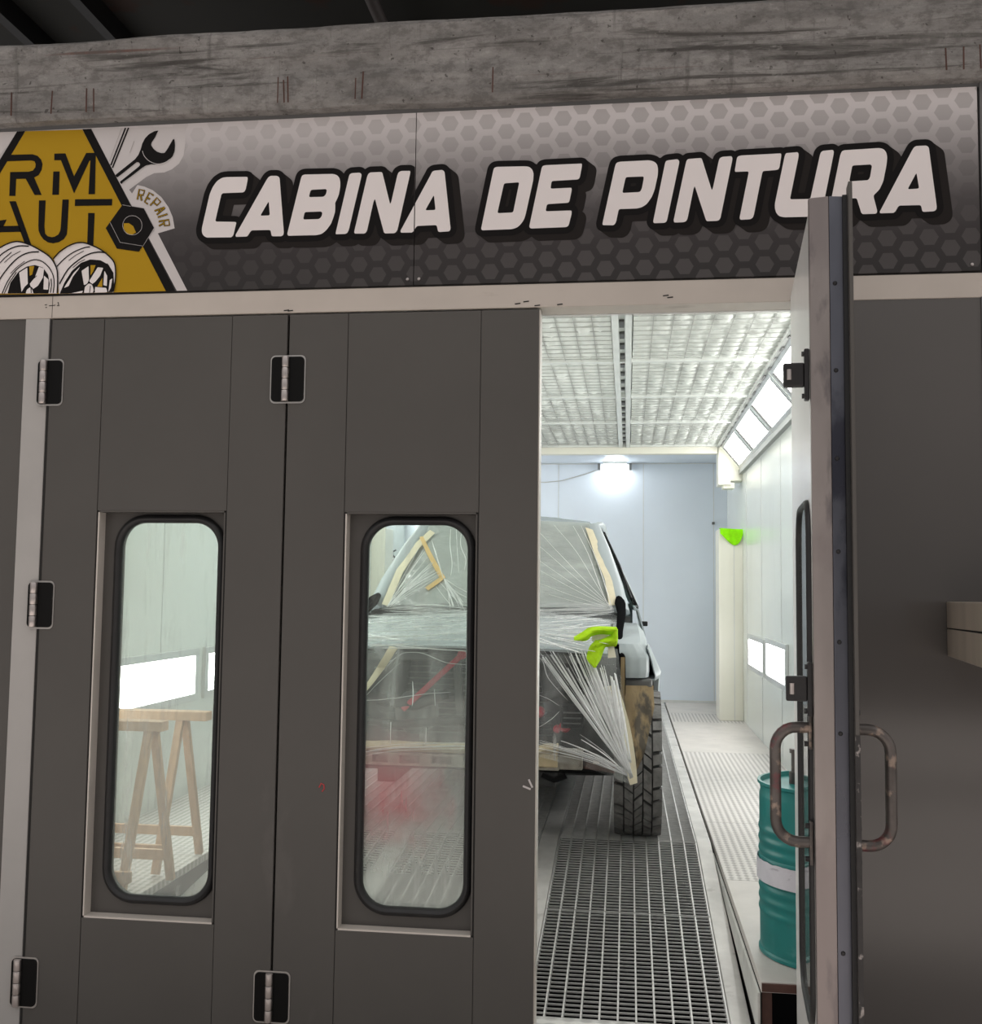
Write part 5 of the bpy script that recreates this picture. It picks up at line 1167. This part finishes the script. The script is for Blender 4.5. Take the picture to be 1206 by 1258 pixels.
# fenders
for s, side in ((1, 'right'), (-1, 'left')):
    def arch(y):
        d = .47**2 - (y - AXF)**2
        return .595 + (math.sqrt(d) if d > 0 else 0)
    path = [(.790, 1.975, .14), (.835, 1.972, .13), (.885, 1.982, .12), (.918, 2.01, .10), (.932, 2.06, .06), (.938, 2.2, .0), (.938, 2.55, .0), (.925, 2.98, .0)]
    def fend(u, v, s=s):
        k = u * 7; i = min(int(k), 6); q = k - i
        xo, y, back = (lerp(path[i][n_], path[i+1][n_], q) for n_ in range(3))
        zb = 1.062 if y < 2.2 else (max(arch(y), .48) if y < 2.655 else .48)
        zt = hoodz(y + back) - .008
        f = [(xo - .004, y + .004, zb), (xo, y, zb + .03), (xo, y + back * .04, lerp(zb, zt, .55)), (xo - .012, y + back * .12, zt - .055), (lerp(xo, .735, .25), y + back * .35, zt - .012), (.735, y + back, zt)]
        k = v * 5; i = min(int(k), 4); q = k - i
        return Vector(P(lerp(f[i][0], f[i+1][0], q), s, lerp(f[i][1], f[i+1][1], q), lerp(f[i][2], f[i+1][2], q)))
    MB().sheet(fend, 42, 20, .006).build('fender', M['car_white'], car, smooth=True)
    def flare(u, v, s=s):
        a = math.radians(lerp(76, 176, u))
        y = AXF - .455 * math.cos(a); z = .60 + .47 * math.sin(a)
        bx = pw([(2.0, .918), (2.06, .932), (2.2, .938), (2.6, .938), (3, .925)], y)
        g = min(1, u * 8 + .55)
        prof = [(bx - .02, -.012), (bx + .055 * g, -.012), (bx + .060 * g, .012), (bx + .026 * g, .09), (bx - .006, .16)]
        k = v * 4; i = min(int(k), 3); q = k - i
        dx, dr = lerp(prof[i][0], prof[i+1][0], q), lerp(prof[i][1], prof[i+1][1], q)
        return Vector(P(dx, s, y - math.cos(a) * dr, z + math.sin(a) * dr))
    MB().sheet(flare, 26, 12, .006).build('wheel_arch_flare', M['car_white'], car, smooth=True)
    # dark rubber edge below the flare
    MB().tube([P(pw([(1.6, .80), (1.96, .82), (2.05, .86), (2.2, .905), (2.45, .93), (3, .93)], AXF - .455*math.cos(math.radians(a))) + .02, s, AXF - .455*math.cos(math.radians(a)), .58 + .47*math.sin(math.radians(a))) for a in range(86, 178, 6)], .022, 8).build('arch_trim', M['car_black'], car, smooth=True)
    # dark headlamp mounting under the fender front
    MB().box(*sorted((CX + s*.795, CX + s*.95)), 2.0, 2.2, 1.005, 1.055).build('lamp_bracket', M['dark_grey'], car, bevel=.012)
    # black cowl seal
    MB().tube([P(.765, s, 2.98, 1.47), P(.775, s, 2.90, 1.44), P(.785, s, 2.75, 1.385), P(.775, s, 2.4, 1.29), P(.775, s, 2.08, 1.215), P(.795, s, 1.97, 1.17), P(.80, s, 1.955, 1.05), P(.80, s, 1.96, .95)], [.02, .034, .026, .02, .018, .014, .012, .010], 8).build('cowl_seal', M['seal_black'], car, smooth=True)
    # wheel well liner
    def liner(u, v, s=s):
        xl = lerp(.80, .845, v); xr = pw([(0, .955), (.25, .958), (.55, .93), (.8, .90), (1, .86)], v)
        z = lerp(1.02, .60, v); y = pw([(0, 1.985), (.35, 1.90), (.7, 1.80), (1, 1.775)], v)
        return Vector(P(lerp(xl, xr, u), s, y + .03 * u * u + .010 * noise.noise(Vector((u * 4, v * 7, 4 + s))), z))
    MB().sheet(liner, 12, 20, .006).build('wheel_liner', M['tan'], car, smooth=True)
    MB().sheet(lambda u, v, s=s: Vector(P(.785 + .022 * u, s, 1.955 - .03 * v, lerp(1.17, .86, v))), 3, 6, .004).build('liner_edge', M['tan'], car)
    # doors and rocker
    def body(u, v, s=s):
        y = lerp(2.985, 5.05, u)
        f = [(.86, .46), (.90, .56), (.915, .80), (.935, 1.10), (.925, 1.25), (.885, 1.40), (.86, 1.415)]
        k = v * 6; i = min(int(k), 5); q = k - i
        return Vector(P(lerp(f[i][0], f[i+1][0], q), s, y, lerp(f[i][1], f[i+1][1], q)))
    MB().sheet(body, 14, 18, .01).build('body_side', M['car_white'], car, smooth=True)
    MB().box(*sorted((CX + s*.80, CX + s*.93)), 2.75, 5.0, .42, .50).build('side_step', M['car_black'], car, bevel=.02)
    # greenhouse
    MB().tube([P(.775, s, 2.96, 1.38), P(.735, s, 3.14, 1.56), P(.66, s, 3.38, 1.78), P(.590, s, 3.62, 1.955)], [.062, .056, .050, .044], 10, flat=.75).build('front_pillar', M['car_white'], car, smooth=True)
    MB().bar(P(.885, s, 4.15, 1.40), P(.635, s, 4.10, 1.95), .09, .03, up=(1, 0, 0)).build('middle_pillar', M['car_black'], car)
    MB().bar(P(.88, s, 5.0, 1.40), P(.62, s, 4.85, 1.95), .16, .05, up=(1, 0, 0)).build('rear_pillar', M['car_white'], car)
    MB().tube([P(.60, s, 3.62, 1.965), P(.620, s, 3.75, 1.97), P(.628, s, 3.95, 1.972), P(.628, s, 4.9, 1.965)], [.012, .03, .038, .04], 10).build('roof_rail', M['car_white'], car, smooth=True)
    q = [Vector(P(.868, s, 3.16, 1.41)), Vector(P(.868, s, 4.95, 1.41)), Vector(P(.64, s, 4.82, 1.93)), Vector(P(.64, s, 3.76, 1.93))]
    MB().sheet(lambda u, v, q=q: (q[0].lerp(q[1], u)).lerp(q[3].lerp(q[2], u), v), 6, 4, .006).build('side_window', M['car_glass'], car)
    MB().tube([P(.845, s, 3.22, 1.47), P(.765, s, 3.50, 1.69), P(.655, s, 3.80, 1.925), P(.645, s, 4.82, 1.935)], .008, 8).build('window_seal', M['car_black'], car, smooth=True)
    MB().tube([P(.880, s, 3.1, 1.41), P(.880, s, 4.98, 1.41)], .009, 8).build('window_seal', M['car_black'], car, smooth=True)
    MB().box(*sorted((CX + s*.905, CX + s*.945)), 3.02, 3.06, 1.30, 1.33).build('indicator', M['car_black'], car, bevel=.006)
MB().sheet(lambda u, v: Vector((CX + lerp(-.60, .60, u), lerp(3.62, 4.92, v), 1.965 + .035 * (1 - abs(2*u-1)**2.2) * (.75 + .25 * math.sin(math.pi * v)))), 14, 10, .012).build('roof', M['car_white'], car, smooth=True)
def wind(u, v, o=0.0):
    w = lerp(.755, .575, v); bow = 1 - (2*u - 1)**2
    y = lerp(2.98, 3.63, v) - .085 * bow * (1 - .3 * v); z = lerp(1.395, 1.962, v) + .02 * bow * v
    return Vector((CX + lerp(-w, w, u), y - o * .66, z + o * .75))
MB().sheet(wind, 14, 8, .006).build('windshield', M['car_glass'], car, smooth=True)
MB().sheet(lambda u, v: Vector((CX + lerp(-.78, .78, u), lerp(2.86, 3.02, v), 1.365 + .015 * v)), 8, 2, .02).build('cowl_panel', M['car_black'], car)
b = MB().box(CX - .80, CX + .80, 3.10, 3.45, 1.05, 1.27)
b.build('dashboard', M['seat'], car, bevel=.03)
MB().tube([(CX + .37 + .17 * math.cos(a), 3.50 - .06 * math.sin(a), 1.30 + .17 * math.sin(a)) for a in [2 * math.pi * k / 20 for k in range(20)]], .014, 8, closed=True).build('steering_wheel', M['seat'], car, smooth=True)
for s in (-1, 1):
    st = MB().box(CX + s*.38 - .25, CX + s*.38 + .25, 3.75, 4.25, .75, .95).build('seat', M['seat'], car, bevel=.05)
    MB().box(CX + s*.38 - .24, CX + s*.38 + .24, 4.18, 4.32, .93, 1.52).build('seat_back', M['seat'], st, bevel=.05)
    MB().box(CX + s*.38 - .13, CX + s*.38 + .13, 4.22, 4.31, 1.54, 1.72).build('headrest', M['seat'], st, bevel=.04)
MB().sheet(lambda u, v: Vector((CX + lerp(-lerp(.82, .60, v), lerp(.82, .60, v), u), lerp(5.02, 4.90, v), lerp(1.42, 1.93, v))), 4, 3, .006).build('rear_window', M['car_glass'], car)
MB().box(CX - .86, CX + .86, 4.98, 5.04, .50, 1.42).build('cab_rear_panel', M['car_white'], car, bevel=.01)
MB().box(CX - .84, CX + .84, 2.97, 3.0, .50, 1.36).build('firewall', M['bay'], car)
MB().box(CX - .86, CX + .86, 2.98, 5.0, .44, .50).build('cab_floor', M['car_black'], car)
# bed
for s in (1, -1):
    def bed(u, v, s=s):
        y = lerp(5.07, 6.95, u); d = .50**2 - (y - 6.15)**2
        zb = max(.52, .595 + math.sqrt(d)) if d > 0 else .52
        f = [(.925, zb), (.935, lerp(zb, 1.10, .6)), (.93, 1.2), (.90, 1.36), (.85, 1.375)]
        k = v * 4; i = min(int(k), 3); q = k - i
        return Vector(P(lerp(f[i][0], f[i+1][0], q), s, y, lerp(f[i][1], f[i+1][1], q)))
    MB().sheet(bed, 30, 12, .01).build('bed_side', M['car_white'], car, smooth=True)
    MB().box(*sorted((CX + s*.60, CX + s*.85)), 6.9, 6.97, .85, 1.15).build('tail_lamp', M['red'], car, bevel=.01)
MB().box(CX - .85, CX + .85, 6.9, 6.96, .70, 1.36).build('tailgate', M['car_white'], car, bevel=.015)
MB().box(CX - .85, CX + .85, 5.07, 6.9, .70, .74).build('bed_floor', M['car_black'], car)
b = MB()
for s in (1, -1): b.box(*sorted((CX + s*.36, CX + s*.46)), 1.75, 6.9, .52, .64)
b.build('chassis_rail', M['bay'], car, bevel=.01)
MB().tube([P(.86, -1, 6.15, .595), P(.86, 1, 6.15, .595)], .05, 12).build('rear_axle', M['bay'], car, smooth=True)
# engine bay seen through the film
MB().box(CX - .735, CX + .735, 2.05, 2.08, .66, 1.17).build('radiator', M['bay'], car)
b = MB()
for k in range(13): b.box(CX - .50, CX + .42, 2.035, 2.05, .74 + .032*k, .745 + .032*k)
b.build('radiator_fins', M['dark_grey'], car)
b = MB().box(CX - .76, CX + .76, 1.90, 1.97, 1.135, 1.175).box(CX - .76, CX - .71, 1.90, 2.04, .72, 1.14).box(CX + .71, CX + .76, 1.90, 2.04, .72, 1.14)
b.bar((CX - .08, 1.93, 1.14), (CX - .05, 1.93, .74), .04, .03, up=(0, 1, 0))
b.build('radiator_support', M['dark_grey'], car, bevel=.006)
for s in (1, -1):
    def hous(u, v, s=s):
        a = lerp(0, math.pi, u)
        return Vector(P(.55 + .20 * math.cos(a) * (1 - .2*v), s, lerp(2.03, 1.84, math.sin(a) ** .7 * .5) , lerp(1.12, .86, v) + .02*math.sin(a*3)))
    MB().sheet(hous, 14, 6, .01).build('lamp_housing', M['bay'], car, smooth=True)
MB().box(-.338, -.222, 1.80, 1.97, .812, .925).build('fuse_box', M['car_black'], car, bevel=.008)
b = MB()
for k in range(3): b.box(-.325, -.235, 1.793, 1.801, .835 + .027*k, .842 + .027*k)
b.build('fuse_box_rib', M['dark_grey'], car)
MB().bar((-1.175, 1.86, .878), (-.862, 1.86, 1.172), .030, .022, up=(0, 1, 0)).build('red_strut', M['red'], car, bevel=.006)
MB().lathe([(0, -.014), (.024, -.014), (.024, .014), (0, .014)], 14, Matrix.Translation((-.862, 1.86, 1.172)) @ Matrix.Rotation(math.pi/2, 4, 'X')).build('strut_eye', M['red'], car, smooth=True)
for x, z, r in ((-.452, .885, .028), (-.318, .815, .03), (-.36, .80, .02)):
    MB().lathe([(0, -.03), (r, -.03), (r, .02), (r*.6, .035), (0, .035)], 14, Matrix.Translation((x, 1.86, z)) @ Matrix.Rotation(math.pi/2, 4, 'X')).build('red_cap', M['red'], car, smooth=True)
for pts, r in (([(-1.45, 1.95, 1.02), (-1.30, 1.86, .93), (-1.12, 1.88, .90), (-.95, 1.93, .96)], .030), ([(-.62, 1.95, 1.05), (-.55, 1.86, .95), (-.42, 1.86, .96), (-.2, 1.93, 1.04)], .026), ([(-1.5, 1.93, .82), (-1.2, 1.86, .80), (-.9, 1.88, .83), (-.6, 1.92, .80)], .022)):
    MB().tube(pts, r, 10).build('hose', M['car_black'], car, smooth=True)
MB().lathe([(0, -.06), (.11, -.06), (.12, 0), (.11, .03), (.03, .05), (0, .05)], 24, Matrix.Translation((-1.12, 1.96, .86)) @ Matrix.Rotation(math.pi/2, 4, 'X')).build('fan_shroud', M['dark_grey'], car, smooth=True)
# bare front crossmember
def absorb(u, v):
    x = lerp(-1.56, -.335, u); a = lerp(0, 2*math.pi, v)
    return Vector((x, 1.585 + .055 * math.cos(a), .728 + (.026 + .006 * noise.noise(Vector((x*9, 2, 1)))) * math.sin(a) + (.012 if x > -.42 else 0)))
MB().grid(absorb, 40, 12).build('front_absorber', M['primer'], car, smooth=True)
b = MB(); x = -1.58
b.box(-1.60, -.33, 1.545, 1.60, .690, .702).box(-1.60, -.33, 1.545, 1.60, .640, .652)
k = 0
for x0, x1 in ((-1.60, -1.56), (-1.43, -1.38), (-1.30, -1.26), (-1.18, -1.12), (-1.02, -.96), (-.86, -.80), (-.70, -.64), (-.54, -.48), (-.40, -.33)):
    b.box(x0, x1, 1.546, 1.60, .650, .692)
b.box(-1.60, -.33, 1.60, 1.62, .640, .702)
b.build('front_bracket', M['bracket'], car, bevel=.002)
MB().box(-.333, -.215, 1.55, 1.66, .645, .735).build('front_bracket_end', M['bracket'], car, bevel=.006)
MB().box(-.46, -.335, 1.54, 1.62, .655, .725).build('front_bracket_end', M['primer'], car, bevel=.006)
MB().bar((-.215, 1.60, .675), (-.07, 1.70, .64), .05, .055).build('front_bracket_end', M['rust'], car, bevel=.005)
MB().box(-.165, -.135, 1.585, 1.592, .672, .70).build('paper_label', M['paper'], car)
MB().tube([(-1.6, 1.72, .63), (-.1, 1.72, .63)], .03, 10).build('lower_crossmember', M['car_black'], car, smooth=True)
MB().bar((-.45, 1.9, .585), (-.06, 2.2, .545), .07, .05).build('control_arm', M['bay'], car, bevel=.01)
MB().bar((-1.19, 1.9, .585), (-1.58, 2.2, .545), .07, .05).build('control_arm', M['bay'], car, bevel=.01)
MB().tube([(-.42, 1.66, .60), (-.36, 1.66, .575), (-.30, 1.66, .60)], .016, 8).build('tow_eye', M['car_black'], car, smooth=True)
# wheels
def wheel(xc, yc, sgn, nm):
    R = Matrix.Translation((xc, yc, FZ + TR)) @ Matrix.Rotation(math.pi/2, 4, 'Y')
    hw = .118
    t_ = MB().lathe([(.225, -hw*.80), (.24, -hw*.92), (.30, -hw), (.345, -hw*.98), (.366, -hw*.90), (.372, -hw*.7), (.373, 0), (.372, hw*.7), (.366, hw*.90), (.345, hw*.98), (.30, hw), (.24, hw*.92), (.225, hw*.80)], 64, R, caps=False).build('tire', M['tire'], car, smooth=True)
    b = MB(); nb = 40
    lanes = [(-1.0, -.64, 0.0, .05), (-.58, -.22, .55, .16), (-.16, .18, .15, -.2), (.24, .58, .7, .16), (.64, 1.0, .4, -.05)]
    for li, (l0, l1, ph, sk) in enumerate(lanes):
        for k in range(nb):
            w_ = .84 + .08 * ((k * 7 + li * 3) % 3 - 1)
            vs = []
            for (l, sh) in ((l0, -sk), (l1, sk)):
                for da in (0, w_):
                    a = 2 * math.pi * (k + ph + da + sh * 1.6 + .10 * math.sin(k * 2.1 + li)) / nb
                    edge = abs(l) > .9
                    for r in (.362 if not edge else .345, TR if not edge else TR - .008):
                        vs.append(R @ Vector((r * math.cos(a), r * math.sin(a), l * hw * (1.0 if not edge else 1.03))))
            b.add(vs, [(0, 1, 3, 2), (4, 6, 7, 5), (0, 4, 5, 1), (2, 3, 7, 6), (1, 5, 7, 3), (0, 2, 6, 4)])
        if li in (0, 4):
            for k in range(nb):
                a0 = 2 * math.pi * (k + ph) / nb; a1 = 2 * math.pi * (k + ph + .6) / nb; zs = hw * (1.0 if l1 > 0 else -1.0)
                vs = [R @ Vector((r * math.cos(a), r * math.sin(a), zs * q)) for a in (a0, a1) for r, q in ((TR - .012, 1.03), (.335, 1.045), (.335, .95), (TR - .012, .9))]
                b.add(vs, [(0, 1, 5, 4), (0, 3, 2, 1), (4, 5, 6, 7), (1, 2, 6, 5)])
    b.build('tread', M['tread'], t_)
    rim = MB().lathe([(.0, sgn*.03), (.05, sgn*.05), (.19, sgn*.045), (.215, sgn*.085), (.228, sgn*.095), (.228, -sgn*.09), (.20, -sgn*.06), (.19, -sgn*.02), (0, -sgn*.02)], 40, R, caps=False).build('rim', M['dark_grey'], car, smooth=True)
    MB().lathe([(0, -sgn*.10), (.13, -sgn*.10), (.13, -sgn*.03), (0, -sgn*.03)], 24, R).build('brake_drum', M['car_black'], rim, smooth=True)
XT = .055
for s in (1, -1):
    wheel(CX + s * (XT - CX), AXF, s, 'front'); wheel(CX + s * (XT - CX - .03), 6.15, s, 'rear')

# ---------------------------------------------------------------- masking film and tape on the truck
fl = thing('masking_film', (CX, 2.4, 1.2), 'crumpled clear plastic film draped over windshield, hood and open nose of the truck', 'plastic film')
def wrk(p, a, sx=6, sy=6, sz=6):
    return a * noise.fractal(Vector((p[0]*sx, p[1]*sy, p[2]*sz)), 1.0, 2.0, 4)
def f_w(u, v):
    p_ = wind(u * 1.0, v * 1.0, .022); d = wrk(p_, .012, 4, 5, 5)
    return p_ + Vector((0, -.6, .7)) * d
MB().grid(f_w, 60, 50).build('windshield_film', M['film'], fl, smooth='all')
def f_c(u, v):
    a_ = wind(u, .02, .035); x = CX + lerp(-.74, .752, u); b_ = Vector((x, 2.90, hoodz(2.90) + .045 + .028 * (1 - min(1, abs((x - CX) / .72))**2.5)))
    p_ = a_.lerp(b_, v); d = wrk((p_.x * .5, p_.y * 3, p_.z * 3), .022, 4, 4, 4) - .02 * math.sin(math.pi * v)
    return p_ + Vector((0, -.3, .9)) * d
MB().grid(f_c, 70, 10).build('cowl_film', M['film_cowl'], fl, smooth='all')
def f_r(u, v):
    x = CX + lerp(-.56, .56, u); y = lerp(3.62, 4.3, v); z = 1.993 + .035 * (1 - abs(2*u-1)**2.2)
    return Vector((x, y, z + wrk((x, y, z), .006)))
MB().grid(f_r, 30, 16).build('roof_film', M['film'], fl, smooth='all')
def f_h(u, v):
    x = CX + lerp(-.90, .755, u); y = lerp(1.70, 2.95, v); z = hoodz(y) + .030 + .028 * (1 - min(1, abs((x - CX) / .72))**2.5)
    if u < .1: z -= (.1 - u) * .6
    d = wrk((x * .35, y * 2.6, z), .026, 3, 3, 3) + wrk((x, y, z), .006, 9, 14, 9)
    return Vector((x, y, z + max(d, -.018)))
MB().grid(f_h, 110, 90).build('hood_film', M['film_hood'], fl, smooth='all')
def f_f(u, v):
    xt, xb = lerp(-1.72, -.05, u), lerp(-1.66, .035, u)
    zt = 1.215 + .028 * (1 - min(1, abs((xt - CX) / .72))**2.5)
    zb = pw([(0, .73), (.72, .715), (.86, .66), (1, .555)], u)
    yt = 1.69 + .22 * max(0, (u - .86) / .14) ** 1.5 + .2 * max(0, (.08 - u) / .08); yb = pw([(0, 1.53), (.8, 1.505), (1, 1.70)], u)
    x, y, z = lerp(xt, xb, v), lerp(yt, yb, v), lerp(zt, zb, v)
    d = wrk((x, y, z), .012, 5, 5, 2.5) + .006 * math.sin(40 * (x + .6 * z)) * v * (1 - v) * 2
    return Vector((x, y + d * min(1, 4 * v + .3), z))
MB().grid(f_f, 110, 60).build('front_film', M['film_front'], fl, smooth='all')
def folds(data, name, k=1.0):
    b = MB()
    for w_, pts in data:
        P_ = [Vector(p_) / 1000 for p_ in pts]
        if len(P_) > 2:
            Q = []
            for i in range(len(P_) - 1):
                p0, p1, p2, p3 = P_[max(i-1, 0)], P_[i], P_[i+1], P_[min(i+2, len(P_)-1)]
                for t in (0, .25, .5, .75):
                    Q.append(.5 * ((2*p1) + (p2-p0)*t + (2*p0-5*p1+4*p2-p3)*t*t + (-p0+3*p1-3*p2+p3)*t**3))
            P_ = Q + [P_[-1]]
        n_ = len(P_); r = [max(.0008, w_ / 2000 * k * (.35 + .65 * math.sin(math.pi * min(1, (i + .6) / n_)))) for i in range(n_)]
        P_ = [p_ + Vector((0, 0, .002 * noise.noise(p_ * 30))) for p_ in P_]
        b.tube(P_, r, 6, flat=.45)
    props(b.build(name, M['fold'], fl, smooth='all'), kind='stuff')
folds(FOLD_WIND, 'windshield_fold', 1.25); folds(FOLD_HOOD, 'hood_fold', 1.6); folds(FOLD_FRONT, 'front_fold', 1.5)

def strip(rails, th=.003, seg=6, jig=.003):
    A, B = ([Vector(p_) / 1000 for p_ in r] for r in rails)
    def at(L, t):
        k = t * (len(L) - 1); i = min(int(k), len(L) - 2); return L[i].lerp(L[i+1], k - i)
    def f(u, v):
        p_ = at(A, v).lerp(at(B, v), u)
        return p_ + Vector((0, -1, .4)) * jig * (noise.noise(p_ * 25) + math.sin(u * 3.1) * .5)
    return MB().sheet(f, seg, 24, th)
def tape(rails, mat, label, name='masking_tape', group='masking tape strips on the truck'):
    o = strip(rails).build(name, M[mat], smooth=True, origin=tuple(Vector(rails[0][0]) / 1000))
    return props(o, label, 'tape', group)
tape(TAPE_R, 'tape', 'wide cream masking tape strip down the right edge of the windshield')
tape(TAPE_L, 'tape', 'cream masking tape strip down the left edge of the windshield')
tape(TAPE_Y, 'tape_yellow', 'long yellow masking tape strip slanting down the film on the left half of the windshield')
tape(TAPE_Y2, 'tape_yellow', 'short yellow masking tape strip at the lower end of the long yellow one')
tape(TAPE_H, 'tape', 'pale yellow tape strip running over the left front corner of the hood')
o = MB().sheet(lambda u, v: Vector((lerp(lerp(-.12, -.05, u), lerp(.015, .050, u), v) - (.012 if u < .5 else -.02) * (1 - v) * v * 4, 1.885 - .205 * v, lerp(1.02, .56, v) + .012 * u)), 4, 14, .004).build('masking_tape', M['tape'], smooth=True)
props(o, 'cream tape tail hanging from the fender edge down to the front tyre', 'tape', 'masking tape strips on the truck')

# green cloth on the hood edge
def rib(rails, th=.006, seg=8, am=.008, sd=0):
    A, B = ([Vector(p_) / 1000 for p_ in r] for r in rails)
    def sp(L, t):
        k = t * (len(L) - 1); i = min(int(k), len(L) - 2); q = k - i
        p0, p1, p2, p3 = L[max(i-1, 0)], L[i], L[i+1], L[min(i+2, len(L)-1)]
        return .5 * ((2*p1) + (p2-p0)*q + (2*p0-5*p1+4*p2-p3)*q*q + (-p0+3*p1-3*p2+p3)*q**3)
    def f(u, v):
        p_ = sp(A, v).lerp(sp(B, v), u)
        return p_ + Vector((.3, -1, .2)) * (am * math.sin(u * 7 + v * 5 + sd) + am * noise.noise(p_ * 30)) - Vector((0, .03 * math.sin(math.pi * u), 0))
    return MB().sheet(f, seg, 22, th)
b = rib(CLOTH_TOP, sd=1)
c_ = rib(CLOTH_RIGHT, sd=2); b.add(c_.v, c_.f)
c_ = rib(CLOTH_HANG, sd=0, am=.012); b.add(c_.v, c_.f)
cl = thing('cleaning_cloth', tuple(Vector(CLOTH_TOP[0][0]) / 1000), 'crumpled lime green cloth lying over the right front edge of the hood', 'cloth')
b.build('cloth', M['cloth'], cl, smooth=True)
q = [Vector(p_) / 1000 + Vector((0, .015, 0)) for p_ in CLOTH_PAPER]
o = MB().sheet(lambda u, v: q[0].lerp(q[1], u).lerp(q[3].lerp(q[2], u), v) + Vector((0, -.01 * math.sin(3 * u), 0)), 6, 4, .003).build('paper_scrap', M['paper'])
props(o, 'scrap of cream paper wrapped in the lime green cloth on the hood', 'paper')
q = [Vector(p_) / 1000 for p_ in TAG]
o = MB().sheet(lambda u, v: q[0].lerp(q[1], u).lerp(q[3].lerp(q[2], u), v), 4, 4, .003).build('paper_tag', M['paper'])
props(o, 'small cream tape tag below the lime green cloth', 'paper')
# second cloth over the low column
def cl2(u, v):
    x = .950 + .235 * u
    if v < .3: y, z = lerp(7.64, 7.485, v / .3), 2.184 - .012 * u
    else:
        k = (v - .3) / .7; h = .015 + .155 * math.sin(math.pi * min(1, .06 + .94 * u ** 1.25)) ** .8
        y, z = 7.482 - .012 * math.sin(u * 8 + 1) * k, 2.184 - .012 * u - k * h
        x += .02 * k * math.sin(3 * u)
    return Vector((x, y, z))
o = MB().sheet(cl2, 20, 16, .005).build('cleaning_cloth', M['cloth2'], smooth=True)
props(o, 'bright green cloth hanging over the top of the low cream column at right', 'cloth')

# added unseen dark box behind the camera, giving the glossy panel its dark reflection
t = thing('reflected_dark_box', (2.6, -5.4, -.10), 'added unseen dark box on legs behind the camera, mirrored in the glossy panel', 'added box')
MB().box(1.55, 3.9, -5.8, -5.2, .55, 1.41).build('body', M['car_black'], t, bevel=.02)
for k in range(3): MB().box(1.60 + .77 * k, 2.32 + .77 * k, -5.2, -5.18, .60, 1.36).build('door', M['dark_grey'], t, bevel=.005)  # front plates of the added dark box
for x in (1.62, 3.83):
    for y in (-5.73, -5.27): MB().box(x - .03, x + .03, y - .03, y + .03, -.10, .55).build('leg', M['black_metal'], t)

# ================================================================ LIGHT, CAMERA
wd = bpy.data.worlds.new('workshop_daylight'); SC.world = wd; wd.use_nodes = True
nt = wd.node_tree; bg = nt.nodes['Background']; bg.inputs[0].default_value = (1.0, .965, .945, 1)
# overcast daylight: dim towards the horizon (sheds opposite), bright overhead
geo_ = nt.nodes.new('ShaderNodeTexCoord'); sep_ = nt.nodes.new('ShaderNodeSeparateXYZ'); mr_ = nt.nodes.new('ShaderNodeMapRange')
nt.links.new(geo_.outputs['Generated'], sep_.inputs[0]); nt.links.new(sep_.outputs[2], mr_.inputs['Value'])
mr_.inputs['From Min'].default_value = .05; mr_.inputs['From Max'].default_value = 1.0
mr_.inputs['To Min'].default_value = .27; mr_.inputs['To Max'].default_value = .95
nt.links.new(mr_.outputs[0], bg.inputs[1])

sl_ = bpy.data.lights.new('added_yard_sun', 'SUN'); sl_.energy = 3.6; sl_.angle = math.radians(13); sl_.color = (1, .965, .93)  # added sun: lit yard floor bounces light onto the lower panels
so_ = bpy.data.objects.new('added_yard_sun', sl_); COL.objects.link(so_); so_.location = (0, -6, 9)
so_.rotation_euler = Vector((.10, -.18, -1)).to_track_quat('-Z', 'Y').to_euler()

YAW, PIT, ROL, F_PX = .128837, .0741585, .0119821, 1300.0
cy, sy = math.cos(YAW), math.sin(YAW)
Fv = Vector((-sy * math.cos(PIT), cy * math.cos(PIT), math.sin(PIT))); Rv = Vector((cy, sy, 0)); Uv = Rv.cross(Fv)
R2 = Rv * math.cos(ROL) + Uv * math.sin(ROL); U2 = -Rv * math.sin(ROL) + Uv * math.cos(ROL)
cd = bpy.data.cameras.new('camera'); cam = bpy.data.objects.new('camera', cd); COL.objects.link(cam)
cd.sensor_fit = 'VERTICAL'; cd.sensor_height = 36.0; cd.lens = 36.0 * F_PX / 1258.0; cd.clip_start = .05
mw = Matrix((R2, U2, -Fv)).transposed().to_4x4(); mw.translation = (0, -3.68, 1.51); cam.matrix_world = mw
SC.camera = cam
vs_ = SC.view_settings; vs_.view_transform = 'Standard'; vs_.look = 'None'; vs_.exposure = 0.2; vs_.gamma = 1.0; vs_.use_curve_mapping = False
SC.cycles.use_denoising = True
SC.cycles.max_bounces = 10; SC.cycles.diffuse_bounces = 5; SC.cycles.transparent_max_bounces = 24; SC.cycles.sample_clamp_indirect = 8.0
